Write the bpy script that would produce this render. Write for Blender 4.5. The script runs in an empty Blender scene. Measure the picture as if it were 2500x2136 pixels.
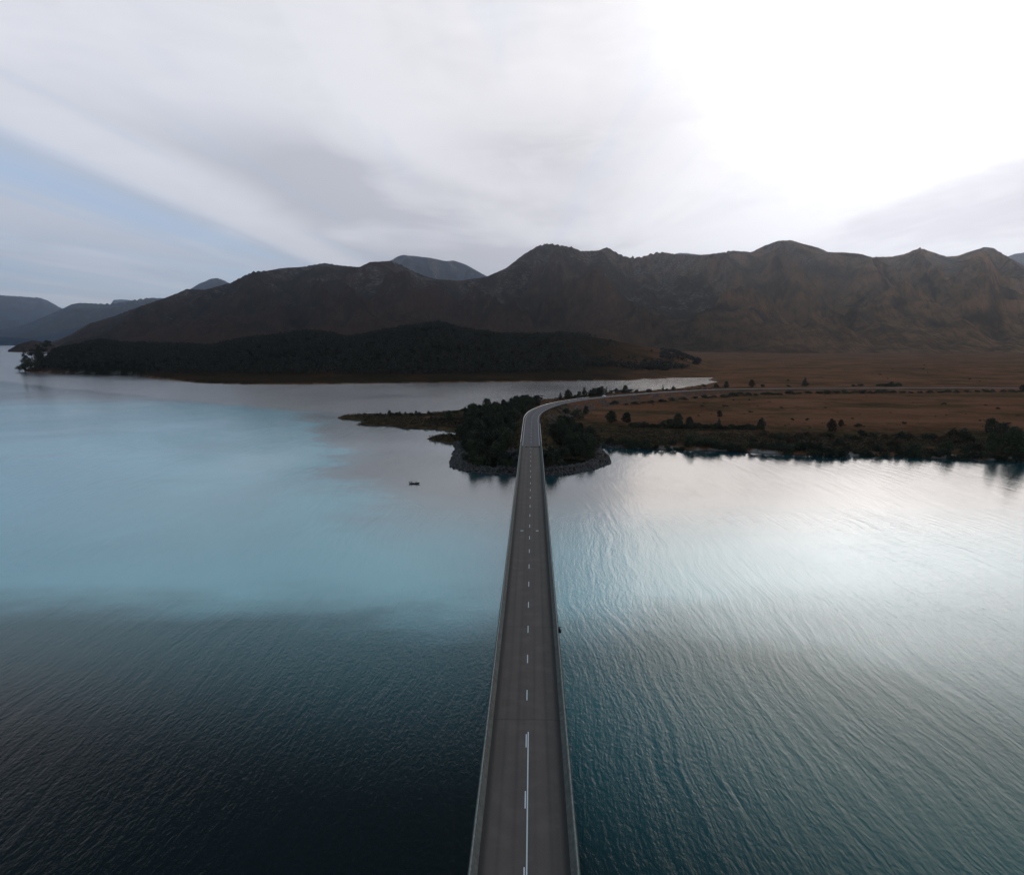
import bpy, math, random
import numpy as np
from mathutils import Vector
R = math.radians
random.seed(7); rng = np.random.default_rng(7)
scene = bpy.context.scene
COL = scene.collection

# ------------------------------------------------------------------ camera
FPX, CX, CY, HOR = 1800.0, 1250.0, 1068.0, 830.0     # focal length, centre and horizon row, photo pixels
TH = math.atan((CY - HOR) / FPX)
CAMZ = 58.0
cam = bpy.data.cameras.new('camera'); camo = bpy.data.objects.new('camera', cam); COL.objects.link(camo)
cam.sensor_fit = 'HORIZONTAL'; cam.sensor_width = 36.0; cam.lens = 36.0 * FPX / 2500.0
cam.clip_start = 0.5; cam.clip_end = 90000
camo.location = (0, 0, CAMZ); camo.rotation_euler = (R(90) - TH, 0, 0)
scene.camera = camo

def ray(px, py):
    a = (np.asarray(px, float) - CX) / FPX; b = -(np.asarray(py, float) - CY) / FPX
    return a, math.cos(TH) + b * math.sin(TH), -math.sin(TH) + b * math.cos(TH)
def at(px, py, z=0.0):                   # a pixel on the level z -> metres
    x, y, k = ray(px, py); t = (z - CAMZ) / k
    return np.array([x * t, y * t])
def azel(px, py):                        # lateral slope x/y and rise z/y of a pixel
    x, y, k = ray(px, py); return x / y, k / y

# ------------------------------------------------------------------ light
SX, SY = 2215.0, 190.0
sx, sy, sz = ray(SX, SY); SUN = Vector((float(sx), float(sy), float(sz))).normalized()
SEL = math.asin(SUN.z); SAZ = math.atan2(SUN.x, SUN.y)
sl = bpy.data.lights.new('sun', 'SUN'); sl.energy = 0.5; sl.angle = R(37); sl.color = (1.0, 0.85, 0.71)
so = bpy.data.objects.new('sun', sl); COL.objects.link(so)
so.rotation_euler = (-SUN).to_track_quat('-Z', 'Y').to_euler(); so.location = (0, 0, 2000)
scene.view_settings.view_transform = 'Standard'; scene.view_settings.look = 'None'
scene.view_settings.exposure = 0.0; scene.view_settings.gamma = 1.0
scene.view_settings.use_curve_mapping = False
cy = scene.cycles
cy.use_denoising = True; cy.max_bounces = 6; cy.diffuse_bounces = 2; cy.glossy_bounces = 3
cy.volume_bounces = 0; cy.transparent_max_bounces = 8; cy.caustics_reflective = False; cy.caustics_refractive = False
cy.sample_clamp_indirect = 4.0

# ------------------------------------------------------------------ node helper
class G:
    def __init__(s, tree): s.t = tree; s.n = tree.nodes; s.l = tree.links
    def new(s, typ, **kw):
        n = s.n.new(typ)
        for k, v in kw.items(): setattr(n, k, v)
        return n
    def put(s, sock, v):
        if isinstance(v, bpy.types.NodeSocket): s.l.new(v, sock)
        elif v is not None:
            if isinstance(v, (tuple, list)) and len(v) == 3 and sock.type == 'RGBA': v = (*v, 1.0)
            sock.default_value = v
    def m(s, op, a, b=None, c=None, clamp=False):
        n = s.new('ShaderNodeMath', operation=op, use_clamp=clamp)
        for i, v in enumerate((a, b, c)):
            if v is not None: s.put(n.inputs[i], v)
        return n.outputs[0]
    def ss(s, v, lo, hi, to0=0.0, to1=1.0):
        n = s.new('ShaderNodeMapRange', interpolation_type='SMOOTHSTEP')
        for i, q in enumerate((v, lo, hi, to0, to1)): s.put(n.inputs[i], q)
        return n.outputs[0]
    def mix(s, f, a, b, mode='MIX'):
        n = s.new('ShaderNodeMix', data_type='RGBA', blend_type=mode)
        s.put(n.inputs[0], f); s.put(n.inputs[6], a); s.put(n.inputs[7], b)
        return n.outputs[2]
    def xyz(s, x, y, z):
        n = s.new('ShaderNodeCombineXYZ')
        for i, v in enumerate((x, y, z)): s.put(n.inputs[i], v)
        return n.outputs[0]
    def sep(s, v):
        n = s.new('ShaderNodeSeparateXYZ'); s.put(n.inputs[0], v); return n.outputs
    def noise(s, vec, scale, detail=4, rough=0.5, dist=0.0):
        n = s.new('ShaderNodeTexNoise'); s.put(n.inputs['Vector'], vec); s.put(n.inputs['Scale'], scale)
        n.inputs['Detail'].default_value = detail; n.inputs['Roughness'].default_value = rough
        n.inputs['Distortion'].default_value = dist
        return n.outputs[0]
    def map(s, vec, rot=(0, 0, 0), scale=(1, 1, 1), loc=(0, 0, 0)):
        n = s.new('ShaderNodeMapping'); s.put(n.inputs[0], vec)
        n.inputs['Location'].default_value = loc; n.inputs['Rotation'].default_value = rot; n.inputs['Scale'].default_value = scale
        return n.outputs[0]
    def attr(s, name):
        n = s.new('ShaderNodeAttribute'); n.attribute_name = name; return n.outputs['Fac']
    def pos(s): return s.new('ShaderNodeNewGeometry').outputs['Position']

# ------------------------------------------------------------------ sky: Nishita seen between streets of thin cloud
world = bpy.data.worlds.new('World'); scene.world = world; world.use_nodes = True
g = G(world.node_tree); g.n.clear()
out = g.new('ShaderNodeOutputWorld'); bg = g.new('ShaderNodeBackground'); bg.inputs[1].default_value = 0.122
g.l.new(bg.outputs[0], out.inputs[0])
sky = g.new('ShaderNodeTexSky', sky_type='NISHITA'); sky.sun_disc = False
sky.sun_elevation = SEL; sky.sun_rotation = SAZ; sky.altitude = 300; sky.air_density = 1.0; sky.dust_density = 1.5
d = g.new('ShaderNodeTexCoord').outputs['Generated']
dx, dy, dz = g.sep(d)
zc = g.m('MAXIMUM', dz, 0.012)
zz = g.m('ADD', zc, 0.02)
u = g.m('DIVIDE', dx, zz); v = g.m('DIVIDE', dy, zz)          # where the line of sight meets the cloud layer
dot = g.new('ShaderNodeVectorMath', operation='DOT_PRODUCT'); g.l.new(d, dot.inputs[0]); dot.inputs[1].default_value = SUN
ang = g.m('ARCCOSINE', g.m('MINIMUM', dot.outputs['Value'], 0.99999))       # angle from the sun
uv = g.xyz(u, v, 0.0)
wob = g.noise(g.xyz(g.m('MULTIPLY', u, 0.35), g.m('MULTIPLY', v, 0.16), 0.0), 1.0, 3, 0.5)
uw = g.m('ADD', u, g.m('MULTIPLY', g.m('SUBTRACT', wob, 0.5), 0.55))
n_str = g.noise(g.xyz(g.m('MULTIPLY', uw, 1.1), g.m('MULTIPLY', v, 0.10), 3.3), 1.0, 5, 0.55, 0.2)     # streets
n_big = g.noise(g.xyz(g.m('MULTIPLY', u, 0.55), g.m('MULTIPLY', v, 0.22), 7.7), 1.0, 4, 0.5, 0.4)
n_fin = g.noise(g.xyz(g.m('MULTIPLY', uw, 3.0), g.m('MULTIPLY', v, 0.35), 1.1), 1.0, 4, 0.55, 0.2)
bank = g.m('MULTIPLY', g.ss(uw, -2.7, -1.95), g.ss(n_fin, 0.25, 0.5, 0.75, 1.0))                                   # the big veil begins here
street = g.m('MULTIPLY', g.ss(n_str, 0.38, 0.62), 0.8)
cov = g.m('MAXIMUM', bank, street)
lowmix = g.ss(dz, 0.0, 0.16)
blue = g.mix(lowmix, (5.3, 6.6, 7.8), (4.1, 5.25, 7.1))
blue = g.mix(0.12, blue, sky.outputs[0])
shade = g.m('ADD', g.ss(n_big, 0.38, 0.60), g.m('MULTIPLY', g.m('SUBTRACT', n_fin, 0.5), 0.35), clamp=True)
edge = g.m('MULTIPLY', g.ss(uw, -2.35, -2.1), g.ss(uw, -1.35, -1.85))    # bright rim of the veil
shade = g.m('MAXIMUM', shade, g.m('MULTIPLY', edge, 0.85))
shade = g.m('MAXIMUM', shade, g.ss(uw, -2.1, -3.0, 0.0, 0.45))
wisp = g.m('MULTIPLY', g.m('POWER', 2.718, g.m('MULTIPLY', g.m('POWER', g.m('DIVIDE', g.m('ADD', u, 4.1), 0.42), 2.0), -1.0)), g.ss(v, 7.0, 5.0, 0.35, 0.85))
cov = g.m('MAXIMUM', cov, g.m('MULTIPLY', wisp, 0.8)); shade = g.m('MAXIMUM', shade, g.m('MULTIPLY', wisp, 0.75))
high = g.ss(dz, 0.17, 0.30)
shade = g.m('MAXIMUM', shade, g.m('MULTIPLY', high, 0.9))
grey1 = g.m('POWER', 2.718, g.m('MULTIPLY', g.m('ADD', g.m('POWER', g.m('DIVIDE', g.m('SUBTRACT', dx, 0.055), 0.13), 2.0), g.m('POWER', g.m('DIVIDE', g.m('SUBTRACT', dz, 0.235), 0.05), 2.0)), -1.0))
grey2 = g.m('POWER', 2.718, g.m('MULTIPLY', g.m('ADD', g.m('POWER', g.m('DIVIDE', g.m('SUBTRACT', dx, -0.14), 0.16), 2.0), g.m('POWER', g.m('DIVIDE', g.m('SUBTRACT', dz, g.m('SUBTRACT', 0.16, g.m('MULTIPLY', dx, 0.22))), 0.035), 2.0)), -1.0))
tuft = g.noise(g.xyz(g.m('MULTIPLY', dx, 9.0), g.m('MULTIPLY', dz, 26.0), 0.5), 1.0, 6, 0.6, 0.5)
shade = g.m('SUBTRACT', shade, g.m('MULTIPLY', g.m('MAXIMUM', grey1, grey2), g.ss(tuft, 0.3, 0.65, 0.3, 0.95)))
shade = g.m('ADD', shade, g.m('MULTIPLY', g.m('SUBTRACT', tuft, 0.5), 0.55), clamp=True)
cloud = g.mix(shade, (4.4, 4.6, 5.1), (7.0, 7.05, 7.5))
# warmer and brighter towards the veiled sun
warm = g.ss(ang, 1.0, 0.25)
cloud = g.mix(g.m('MULTIPLY', warm, 0.75), cloud, g.mix(shade, (5.9, 5.55, 5.7), (8.3, 8.0, 8.0)))
col = g.mix(cov, blue, cloud)
# glare of the sun through the veil, cut below by a denser bank near the ridges
bankline = g.m('ADD', g.m('MULTIPLY', g.m('SUBTRACT', g.noise(g.xyz(g.m('MULTIPLY', dx, 3.0), 0.0, 0.0), 1.3, 3, 0.5), 0.5), 0.06), g.m('ADD', 0.185, g.m('MULTIPLY', g.m('ABSOLUTE', g.m('SUBTRACT', dx, 0.435)), 0.35)))
cut = g.ss(g.m('SUBTRACT', dz, bankline), -0.05, g.m('ADD', 0.05, g.ss(dx, 0.40, 0.05, 0.0, 0.2)), 0.12, 1.0)
glare = g.m('ADD', g.m('MULTIPLY', g.m('POWER', 2.718, g.m('MULTIPLY', g.m('POWER', g.m('DIVIDE', ang, 0.17), 2.0), -1.0)), 16.0),
            g.m('MULTIPLY', g.m('POWER', 2.718, g.m('MULTIPLY', g.m('DIVIDE', ang, 0.28), -1.0)), 3.0))
gl = g.m('MULTIPLY', g.m('MULTIPLY', glare, cut), g.ss(tuft, 0.3, 0.7, 0.72, 1.12))
col = g.mix(1.0, col, g.xyz(gl, g.m('MULTIPLY', gl, 0.985), g.m('MULTIPLY', gl, 0.97)), 'ADD')
# the veil ends overhead: open darker blue above
top = g.ss(g.m('ADD', dz, g.m('MULTIPLY', g.m('SUBTRACT', n_big, 0.5), 0.05)), 0.385, 0.455)
topcol = g.mix(1.0, (0.85, 1.65, 2.1), g.xyz(g.m('MULTIPLY', glare, 0.35), g.m('MULTIPLY', glare, 0.33), g.m('MULTIPLY', glare, 0.30)), 'ADD')
topcol = g.mix(0.12, topcol, sky.outputs[0])
col = g.mix(top, col, topcol)
g.l.new(col, bg.inputs[0])

# ------------------------------------------------------------------ materials
def mat(name, build):
    m = bpy.data.materials.new(name); m.use_nodes = True; t = G(m.node_tree); t.n.clear()
    o = t.new('ShaderNodeOutputMaterial'); p = t.new('ShaderNodeBsdfPrincipled'); t.l.new(p.outputs[0], o.inputs[0])
    build(t, p, o); return m
def bump(t, p, h, strength, dist):
    b = t.new('ShaderNodeBump'); b.inputs['Strength'].default_value = strength; b.inputs['Distance'].default_value = dist
    t.put(b.inputs['Height'], h); t.l.new(b.outputs[0], p.inputs['Normal']); return b
def plain_mat(name, col, rough=0.7, metal=0.0, var=0.25, scale=3.0, spec=0.3):
    def f(t, p, o):
        n = t.noise(t.new('ShaderNodeTexCoord').outputs['Object'], scale, 5, 0.6)
        c2 = tuple(c * (1 - var) for c in col); c3 = tuple(min(1, c * (1 + var)) for c in col)
        t.put(p.inputs['Base Color'], t.mix(t.ss(n, 0.3, 0.7), c2, c3)); p.inputs['Roughness'].default_value = rough
        p.inputs['Metallic'].default_value = metal; p.inputs['Specular IOR Level'].default_value = spec
    return mat(name, f)

def water_f(t, p, o):
    P = t.pos(); x, y, z = t.sep(P)
    dist = t.m('POWER', t.m('ADD', t.m('MULTIPLY', x, x), t.m('MULTIPLY', y, y)), 0.5)
    big = t.noise(P, 0.012, 4, 0.55)
    line = t.m('ADD', y, t.m('ADD', t.m('MULTIPLY', x, 0.10), t.m('ADD', t.m('MULTIPLY', t.m('SUBTRACT', big, 0.5), 46.0), t.m('MULTIPLY', t.m('SUBTRACT', t.noise(t.map(P, scale=(0.5, 1, 1)), 0.05, 5, 0.65), 0.5), 30.0))))
    milky = t.ss(line, t.ss(x, 30.0, 110.0, 132.0, 70.0), t.ss(x, 30.0, 110.0, 168.0, 230.0))                    # light-to-shade step painted into the water colour, lighter beyond this line
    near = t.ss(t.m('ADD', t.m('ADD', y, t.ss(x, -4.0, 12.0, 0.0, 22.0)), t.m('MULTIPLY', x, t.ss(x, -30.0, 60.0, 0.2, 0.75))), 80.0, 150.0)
    a = t.mix(near, (0.0025, 0.005, 0.006), t.mix(t.ss(x, -10.0, 60.0), (0.008, 0.165, 0.195), (0.040, 0.150, 0.148)))  # foreground shade painted in, colour sinking to near black towards the camera
    c = t.mix(milky, a, t.mix(t.ss(t.noise(P, 0.0075, 4, 0.55, 0.8), 0.35, 0.65), (0.005, 0.40, 0.50), (0.03, 0.50, 0.60)))  # milky: lighter side of the painted light-to-shade step
    c = t.mix(t.ss(t.m('SUBTRACT', y, t.ss(t.m('ADD', x, t.m('MULTIPLY', t.m('SUBTRACT', big, 0.5), 120.0)), -25.0, -220.0, 0.0, 460.0)), 185.0, 285.0, 0.0, 0.90), c, (0.004, 0.016, 0.020))  # painted darkening towards the land, so shore reflections read dark
    wind = t.ss(t.m('ADD', t.m('ADD', y, t.m('MULTIPLY', x, 0.8)), t.m('MULTIPLY', t.m('SUBTRACT', big, 0.5), 90.0)), 440.0, 475.0)     # ruffled water in the bay
    wind = t.m('MULTIPLY', wind, t.ss(y, 430.0, 500.0))
    c = t.mix(wind, c, (0.02, 0.035, 0.045))
    t.put(p.inputs['Roughness'], t.m('ADD', 0.06, t.m('MULTIPLY', wind, 0.10)))
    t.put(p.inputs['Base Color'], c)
    t.put(p.inputs['IOR'], t.m('ADD', 1.24, t.m('MULTIPLY', milky, t.ss(y, 150.0, 350.0, 0.40, 0.56))))  # milky: beyond the painted light-to-shade step
    # wind waves: short crests across a bent wind direction, over a longer swell
    wob = t.noise(P, 0.009, 3, 0.5)
    bend = t.new('ShaderNodeVectorMath', operation='ADD'); t.l.new(P, bend.inputs[0])
    t.l.new(t.xyz(t.m('MULTIPLY', wob, 34.0), 0.0, 0.0), bend.inputs[1]); B = bend.outputs[0]
    swell = t.noise(t.map(B, rot=(0, 0, R(-4)), scale=(0.30, 0.022, 1.0)), 1.0, 4, 0.6, 0.25)
    swell2 = t.noise(t.map(B, rot=(0, 0, R(-14)), scale=(0.75, 0.10, 1.0)), 1.0, 3, 0.55, 0.3)
    h1 = t.noise(t.map(P, rot=(0, 0, R(-55)), scale=(1.0, 0.42, 1.0)), 1.5, 4, 0.55, 0.5)
    h2 = t.noise(t.map(P, rot=(0, 0, R(20)), scale=(1.0, 0.45, 1.0)), 2.6, 3, 0.5, 0.3); h3 = t.noise(P, 6.0, 2, 0.5)
    side = t.ss(x, -20.0, 50.0, 0.75, 1.0)
    h = t.m('ADD', t.m('ADD', t.m('MULTIPLY', h1, 0.26), t.m('MULTIPLY', h2, 0.13)), t.m('MULTIPLY', h3, 0.04))
    h = t.m('ADD', h, t.m('MULTIPLY', t.m('ADD', t.m('MULTIPLY', swell, 0.75), t.m('MULTIPLY', swell2, 0.30)), side))
    gust = t.noise(P, 0.006, 3, 0.55, 0.6)
    amp = t.m('MULTIPLY', t.ss(gust, 0.35, 0.65, 0.55, 1.15), t.m('ADD', t.ss(dist, 100.0, 480.0, 1.0, 0.70), t.m('MULTIPLY', wind, 0.75)))
    b = t.new('ShaderNodeBump'); b.inputs['Distance'].default_value = 0.55
    t.put(b.inputs['Strength'], t.m('MULTIPLY', amp, 0.55)); t.put(b.inputs['Height'], h); t.l.new(b.outputs[0], p.inputs['Normal'])
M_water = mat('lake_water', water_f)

def ground_f(t, p, o):
    P = t.pos()
    n1 = t.noise(P, 0.012, 5, 0.6, 0.5); n2 = t.noise(P, 0.15, 5, 0.65); n3 = t.noise(t.map(P, scale=(0.25, 1, 1)), 0.05, 5, 0.6, 0.6)
    heath = t.mix(t.ss(n1, 0.35, 0.65), (0.185, 0.077, 0.041), (0.255, 0.107, 0.062))
    heath = t.mix(t.m('MULTIPLY', t.ss(n3, 0.5, 0.72), 0.7), heath, (0.140, 0.082, 0.038))
    heath = t.mix(t.m('MULTIPLY', t.ss(n2, 0.45, 0.75), 0.40), heath, (0.27, 0.165, 0.11))
    scrub = t.mix(t.ss(n2, 0.35, 0.65), (0.024, 0.021, 0.012), (0.095, 0.062, 0.034))
    patch = t.noise(t.map(P, scale=(0.5, 1, 1)), 0.02, 6, 0.7, 0.7)
    heath = t.mix(t.m('MULTIPLY', t.ss(patch, 0.48, 0.62), 0.75), heath, (0.085, 0.060, 0.028))
    c = t.mix(t.m('MULTIPLY', t.attr('scrub'), t.ss(n3, 0.1, 0.55)), heath, scrub)
    c = t.mix(t.attr('wood'), c, t.mix(t.ss(n2, 0.35, 0.65), (0.008, 0.009, 0.006), (0.019, 0.018, 0.011)))
    verge = t.mix(t.ss(n2, 0.35, 0.65), (0.055, 0.036, 0.013), (0.13, 0.078, 0.025))
    c = t.mix(t.m('MULTIPLY', t.attr('verge'), t.ss(t.noise(P, 0.4, 3, 0.6), 0.3, 0.55)), c, verge)
    gr = t.mix(t.ss(t.noise(P, 0.8, 4, 0.7), 0.4, 0.62), (0.04, 0.030, 0.026), (0.19, 0.145, 0.13))
    c = t.mix(t.m('MULTIPLY', t.attr('gravel'), t.ss(t.noise(P, 0.09, 4, 0.6), 0.4, 0.6)), c, gr)
    beach = t.mix(t.ss(n2, 0.35, 0.55), (0.10, 0.08, 0.07), (0.42, 0.36, 0.33))
    c = t.mix(t.m('MULTIPLY', t.attr('beach'), t.ss(t.noise(P, 0.05, 3, 0.6), 0.40, 0.56)), c, beach)
    t.put(p.inputs['Base Color'], c); p.inputs['Roughness'].default_value = 1.0; p.inputs['Specular IOR Level'].default_value = 0.0
    bump(t, p, t.m('ADD', t.noise(P, 0.5, 5, 0.7), t.m('MULTIPLY', n2, 1.5)), 0.7, 1.2)
M_ground = mat('heath_ground', ground_f)

def mount_f(forest):  # forest: far ranges, with haze blue painted into their colour
    def f(t, p, o):
        P = t.pos(); x, y, z = t.sep(P)
        nrm = t.sep(t.new('ShaderNodeNewGeometry').outputs['Normal'])[2]
        n1 = t.noise(P, 0.0018, 6, 0.6, 0.6); n2 = t.noise(P, 0.012, 6, 0.65, 0.3); n3 = t.noise(t.map(P, scale=(1, 1, 2.2)), 0.045, 5, 0.75)
        c = t.mix(t.ss(n1, 0.38, 0.62), *(((0.001, 0.036, 0.090), (0.002, 0.068, 0.150)) if forest else ((0.024, 0.016, 0.010), (0.068, 0.030, 0.020))))  # forest set: blue of distant haze painted into the far slopes' colour
        c = t.mix(t.m('MULTIPLY', t.ss(n2, 0.35, 0.68), 0.2 if forest else 0.7), c, (0.088, 0.048, 0.032))
        if not forest: c = t.mix(t.ss(t.m('ADD', x, t.m('MULTIPLY', n1, 1500.0)), 400.0, 3800.0, 0.0, 1.0), c, t.mix(t.ss(t.m('ADD', t.m('MULTIPLY', n2, 0.55), t.m('MULTIPLY', t.noise(P, 0.0045, 5, 0.6, 0.8), 0.45)), 0.40, 0.60), (0.18, 0.10, 0.052), (0.43, 0.215, 0.112)))     # sun-side haze glow painted in: slopes turn golden towards the right
        c = t.mix(t.m('MULTIPLY', t.ss(t.attr('gully'), 0.25, 0.75), 0.6), c, (0.016, 0.016, 0.009))
        c = t.mix(t.m('MULTIPLY', t.ss(t.attr('rill'), 0.5, 0.9), 0.55), c, (0.018, 0.017, 0.010))
        chute = t.noise(t.map(P, scale=(0.022, 0.0035, 0.006)), 1.0, 5, 0.62, 0.4)
        c = t.mix(t.m('MULTIPLY', t.ss(t.m('ABSOLUTE', t.m('SUBTRACT', chute, 0.5)), 0.0, 0.055, 1.0, 0.0), 0.36), c, (0.022, 0.017, 0.010))
        rock = t.mix(t.ss(n3, 0.4, 0.65), (0.07, 0.058, 0.05), (0.24, 0.20, 0.175))
        rm = t.m('MULTIPLY', t.ss(t.m('ADD', t.m('MULTIPLY', t.attr('crest'), 0.26), t.m('ADD', t.m('MULTIPLY', n2, 0.5), t.m('MULTIPLY', n3, 0.5))), 0.71, 0.84), t.ss(t.noise(P, 0.0042, 3, 0.5), 0.42, 0.62))
        c = t.mix(t.m('MULTIPLY', rm, 0.8), c, rock)
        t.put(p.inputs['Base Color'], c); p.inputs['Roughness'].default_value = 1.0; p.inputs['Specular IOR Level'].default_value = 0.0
        bump(t, p, t.m('ADD', t.m('MULTIPLY', chute, 0.7), t.m('ADD', n2, t.m('MULTIPLY', n3, 0.5))), 0.9, 36.0)
    return f
M_mount = mat('mountain_heath', mount_f(False)); M_farm = mat('far_forest_slopes', mount_f(True))  # far_forest_slopes: far ranges with distant haze painted in as blue

def asphalt(name, c0, c1):
    def f(t, p, o):
        P = t.pos(); tc = t.new('ShaderNodeTexCoord').outputs['UV']; ux = t.sep(tc)[0]
        n = t.noise(P, 9.0, 4, 0.7); n2 = t.noise(t.map(tc, scale=(3.0, 0.05, 1)), 1.0, 4, 0.6); n3 = t.noise(P, 0.35, 4, 0.6)
        c = t.mix(t.ss(n, 0.3, 0.7), c0, c1)
        c = t.mix(t.m('MULTIPLY', t.ss(n2, 0.4, 0.65), 0.35), c, tuple(v * 0.62 for v in c0))
        c = t.mix(t.m('MULTIPLY', t.ss(n3, 0.45, 0.7), 0.25), c, tuple(v * 1.35 for v in c1))
        trk = t.m('ABSOLUTE', t.m('SUBTRACT', t.m('ABSOLUTE', t.m('SUBTRACT', ux, 0.5)), 0.21)); trk = t.ss(t.m('ABSOLUTE', t.m('SUBTRACT', trk, 0.085)), 0.0, 0.045, 1.0, 0.0)
        c = t.mix(t.m('MULTIPLY', t.m('MULTIPLY', trk, t.ss(n2, 0.3, 0.6)), 0.30), c, tuple(v * 0.6 for v in c0))      # wheel tracks
        jt = t.m('FRACT', t.m('MULTIPLY', t.sep(tc)[1], 0.3125)); c = t.mix(t.ss(jt, 0.988, 0.994, 0.0, 0.35), c, tuple(v * 0.5 for v in c0))
        dirt = t.ss(t.m('ADD', t.m('ABSOLUTE', t.m('SUBTRACT', ux, 0.5)), t.m('MULTIPLY', t.m('SUBTRACT', n3, 0.5), 0.05)), 0.40, 0.475)
        c = t.mix(t.m('MULTIPLY', dirt, 0.62), c, (0.022, 0.019, 0.018))      # grime washed to the kerbs
        t.put(p.inputs['Base Color'], c); p.inputs['Roughness'].default_value = 0.85; p.inputs['Specular IOR Level'].default_value = 0.25
        bump(t, p, n, 0.3, 0.02)
    return mat(name, f)
M_deck = asphalt('bridge_asphalt', (0.125, 0.094, 0.084), (0.180, 0.137, 0.121))
M_road = asphalt('road_asphalt', (0.125, 0.104, 0.110), (0.180, 0.152, 0.160))
def conc_f(t, p, o):
    P = t.pos(); n = t.noise(P, 0.9, 6, 0.65); n2 = t.noise(t.map(P, scale=(1, 1, 0.3)), 3.0, 4, 0.6); n3 = t.noise(P, 0.12, 3, 0.5)
    c = t.mix(t.ss(n, 0.3, 0.7), (0.10, 0.10, 0.092), (0.17, 0.165, 0.15))
    c = t.mix(t.m('MULTIPLY', t.ss(n2, 0.5, 0.7), 0.6), c, (0.055, 0.058, 0.050))
    c = t.mix(t.m('MULTIPLY', t.ss(n3, 0.45, 0.65), 0.4), c, (0.13, 0.10, 0.075))
    t.put(p.inputs['Base Color'], c); p.inputs['Roughness'].default_value = 0.9
    bump(t, p, n, 0.3, 0.03)
M_conc = mat('weathered_concrete', conc_f)
M_steel = plain_mat('galvanised_steel', (0.62, 0.60, 0.58), 0.42, 0.35, 0.15, 2.0, 0.5)
M_rail = plain_mat('dull_galvanised_pipe', (0.26, 0.27, 0.25), 0.6, 0.1, 0.3, 1.2, 0.3)
M_paint = plain_mat('road_paint', (0.80, 0.80, 0.82), 0.6, 0, 0.08, 6.0)
M_joint = plain_mat('joint_sealant', (0.24, 0.19, 0.175), 0.8)
M_bark = plain_mat('bark', (0.085, 0.070, 0.058), 0.95, 0, 0.4, 2.0)
M_rock = plain_mat('quarried_rock', (0.070, 0.060, 0.057), 0.9, 0, 0.55, 0.6)

def leaf(name, a, b):
    def f(t, p, o):
        r = t.new('ShaderNodeObjectInfo').outputs['Random']; n = t.noise(t.pos(), 0.5, 3, 0.6)
        c = t.mix(t.ss(t.m('ADD', t.m('MULTIPLY', r, 0.5), t.m('MULTIPLY', n, 0.5)), 0.25, 0.75), a, b)
        t.put(p.inputs['Base Color'], c); p.inputs['Roughness'].default_value = 0.7; p.inputs['Specular IOR Level'].default_value = 0.25
    return mat(name, f)
M_leaf = leaf('tea_tree_leaves', (0.016, 0.021, 0.012), (0.042, 0.050, 0.026))
M_leaf2 = leaf('wattle_leaves', (0.040, 0.052, 0.026), (0.075, 0.090, 0.045))
M_scrub = leaf('button_grass', (0.030, 0.022, 0.011), (0.068, 0.044, 0.022))
M_far = leaf('hill_forest_leaves', (0.006, 0.007, 0.005), (0.017, 0.018, 0.011))

# ------------------------------------------------------------------ object helpers
def mesh_np(name, verts, faces, material, parent=None, smooth=False, uv=None):
    verts = np.asarray(verts, np.float32); faces = np.asarray(faces, np.int32)
    me = bpy.data.meshes.new(name); k = faces.shape[1]
    me.vertices.add(len(verts)); me.vertices.foreach_set('co', verts.ravel())
    me.loops.add(faces.size); me.loops.foreach_set('vertex_index', faces.ravel())
    me.polygons.add(len(faces)); me.polygons.foreach_set('loop_start', np.arange(0, faces.size, k, dtype=np.int32))
    me.polygons.foreach_set('loop_total', np.full(len(faces), k, np.int32))
    if smooth: me.polygons.foreach_set('use_smooth', np.ones(len(faces), bool))
    me.update(calc_edges=True); me.materials.append(material)
    if uv is not None:
        l = me.uv_layers.new(name='UVMap'); l.data.foreach_set('uv', np.asarray(uv, np.float32)[faces.ravel()].ravel())
    o = bpy.data.objects.new(name, me); COL.objects.link(o); o.parent = parent
    return o
def obj(name, verts, faces, material, parent=None, smooth=False):
    me = bpy.data.meshes.new(name); me.from_pydata([tuple(map(float, v)) for v in verts], [], faces); me.materials.append(material)
    if smooth:
        for p in me.polygons: p.use_smooth = True
    o = bpy.data.objects.new(name, me); COL.objects.link(o); o.parent = parent
    return o
def tag(o, label=None, cat=None, group=None, kind=None):
    if label: o['label'] = label
    if cat: o['category'] = cat
    if group: o['group'] = group
    if kind: o['kind'] = kind
    return o
def empty(name, loc=(0, 0, 0), rz=0.0):
    o = bpy.data.objects.new(name, None); COL.objects.link(o); o.location = loc; o.rotation_euler = (0, 0, rz); return o
def copy_tree(o, parent=None):
    c = o.copy(); COL.objects.link(c); c.parent = parent
    for ch in list(o.children): copy_tree(ch, c)
    return c
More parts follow.
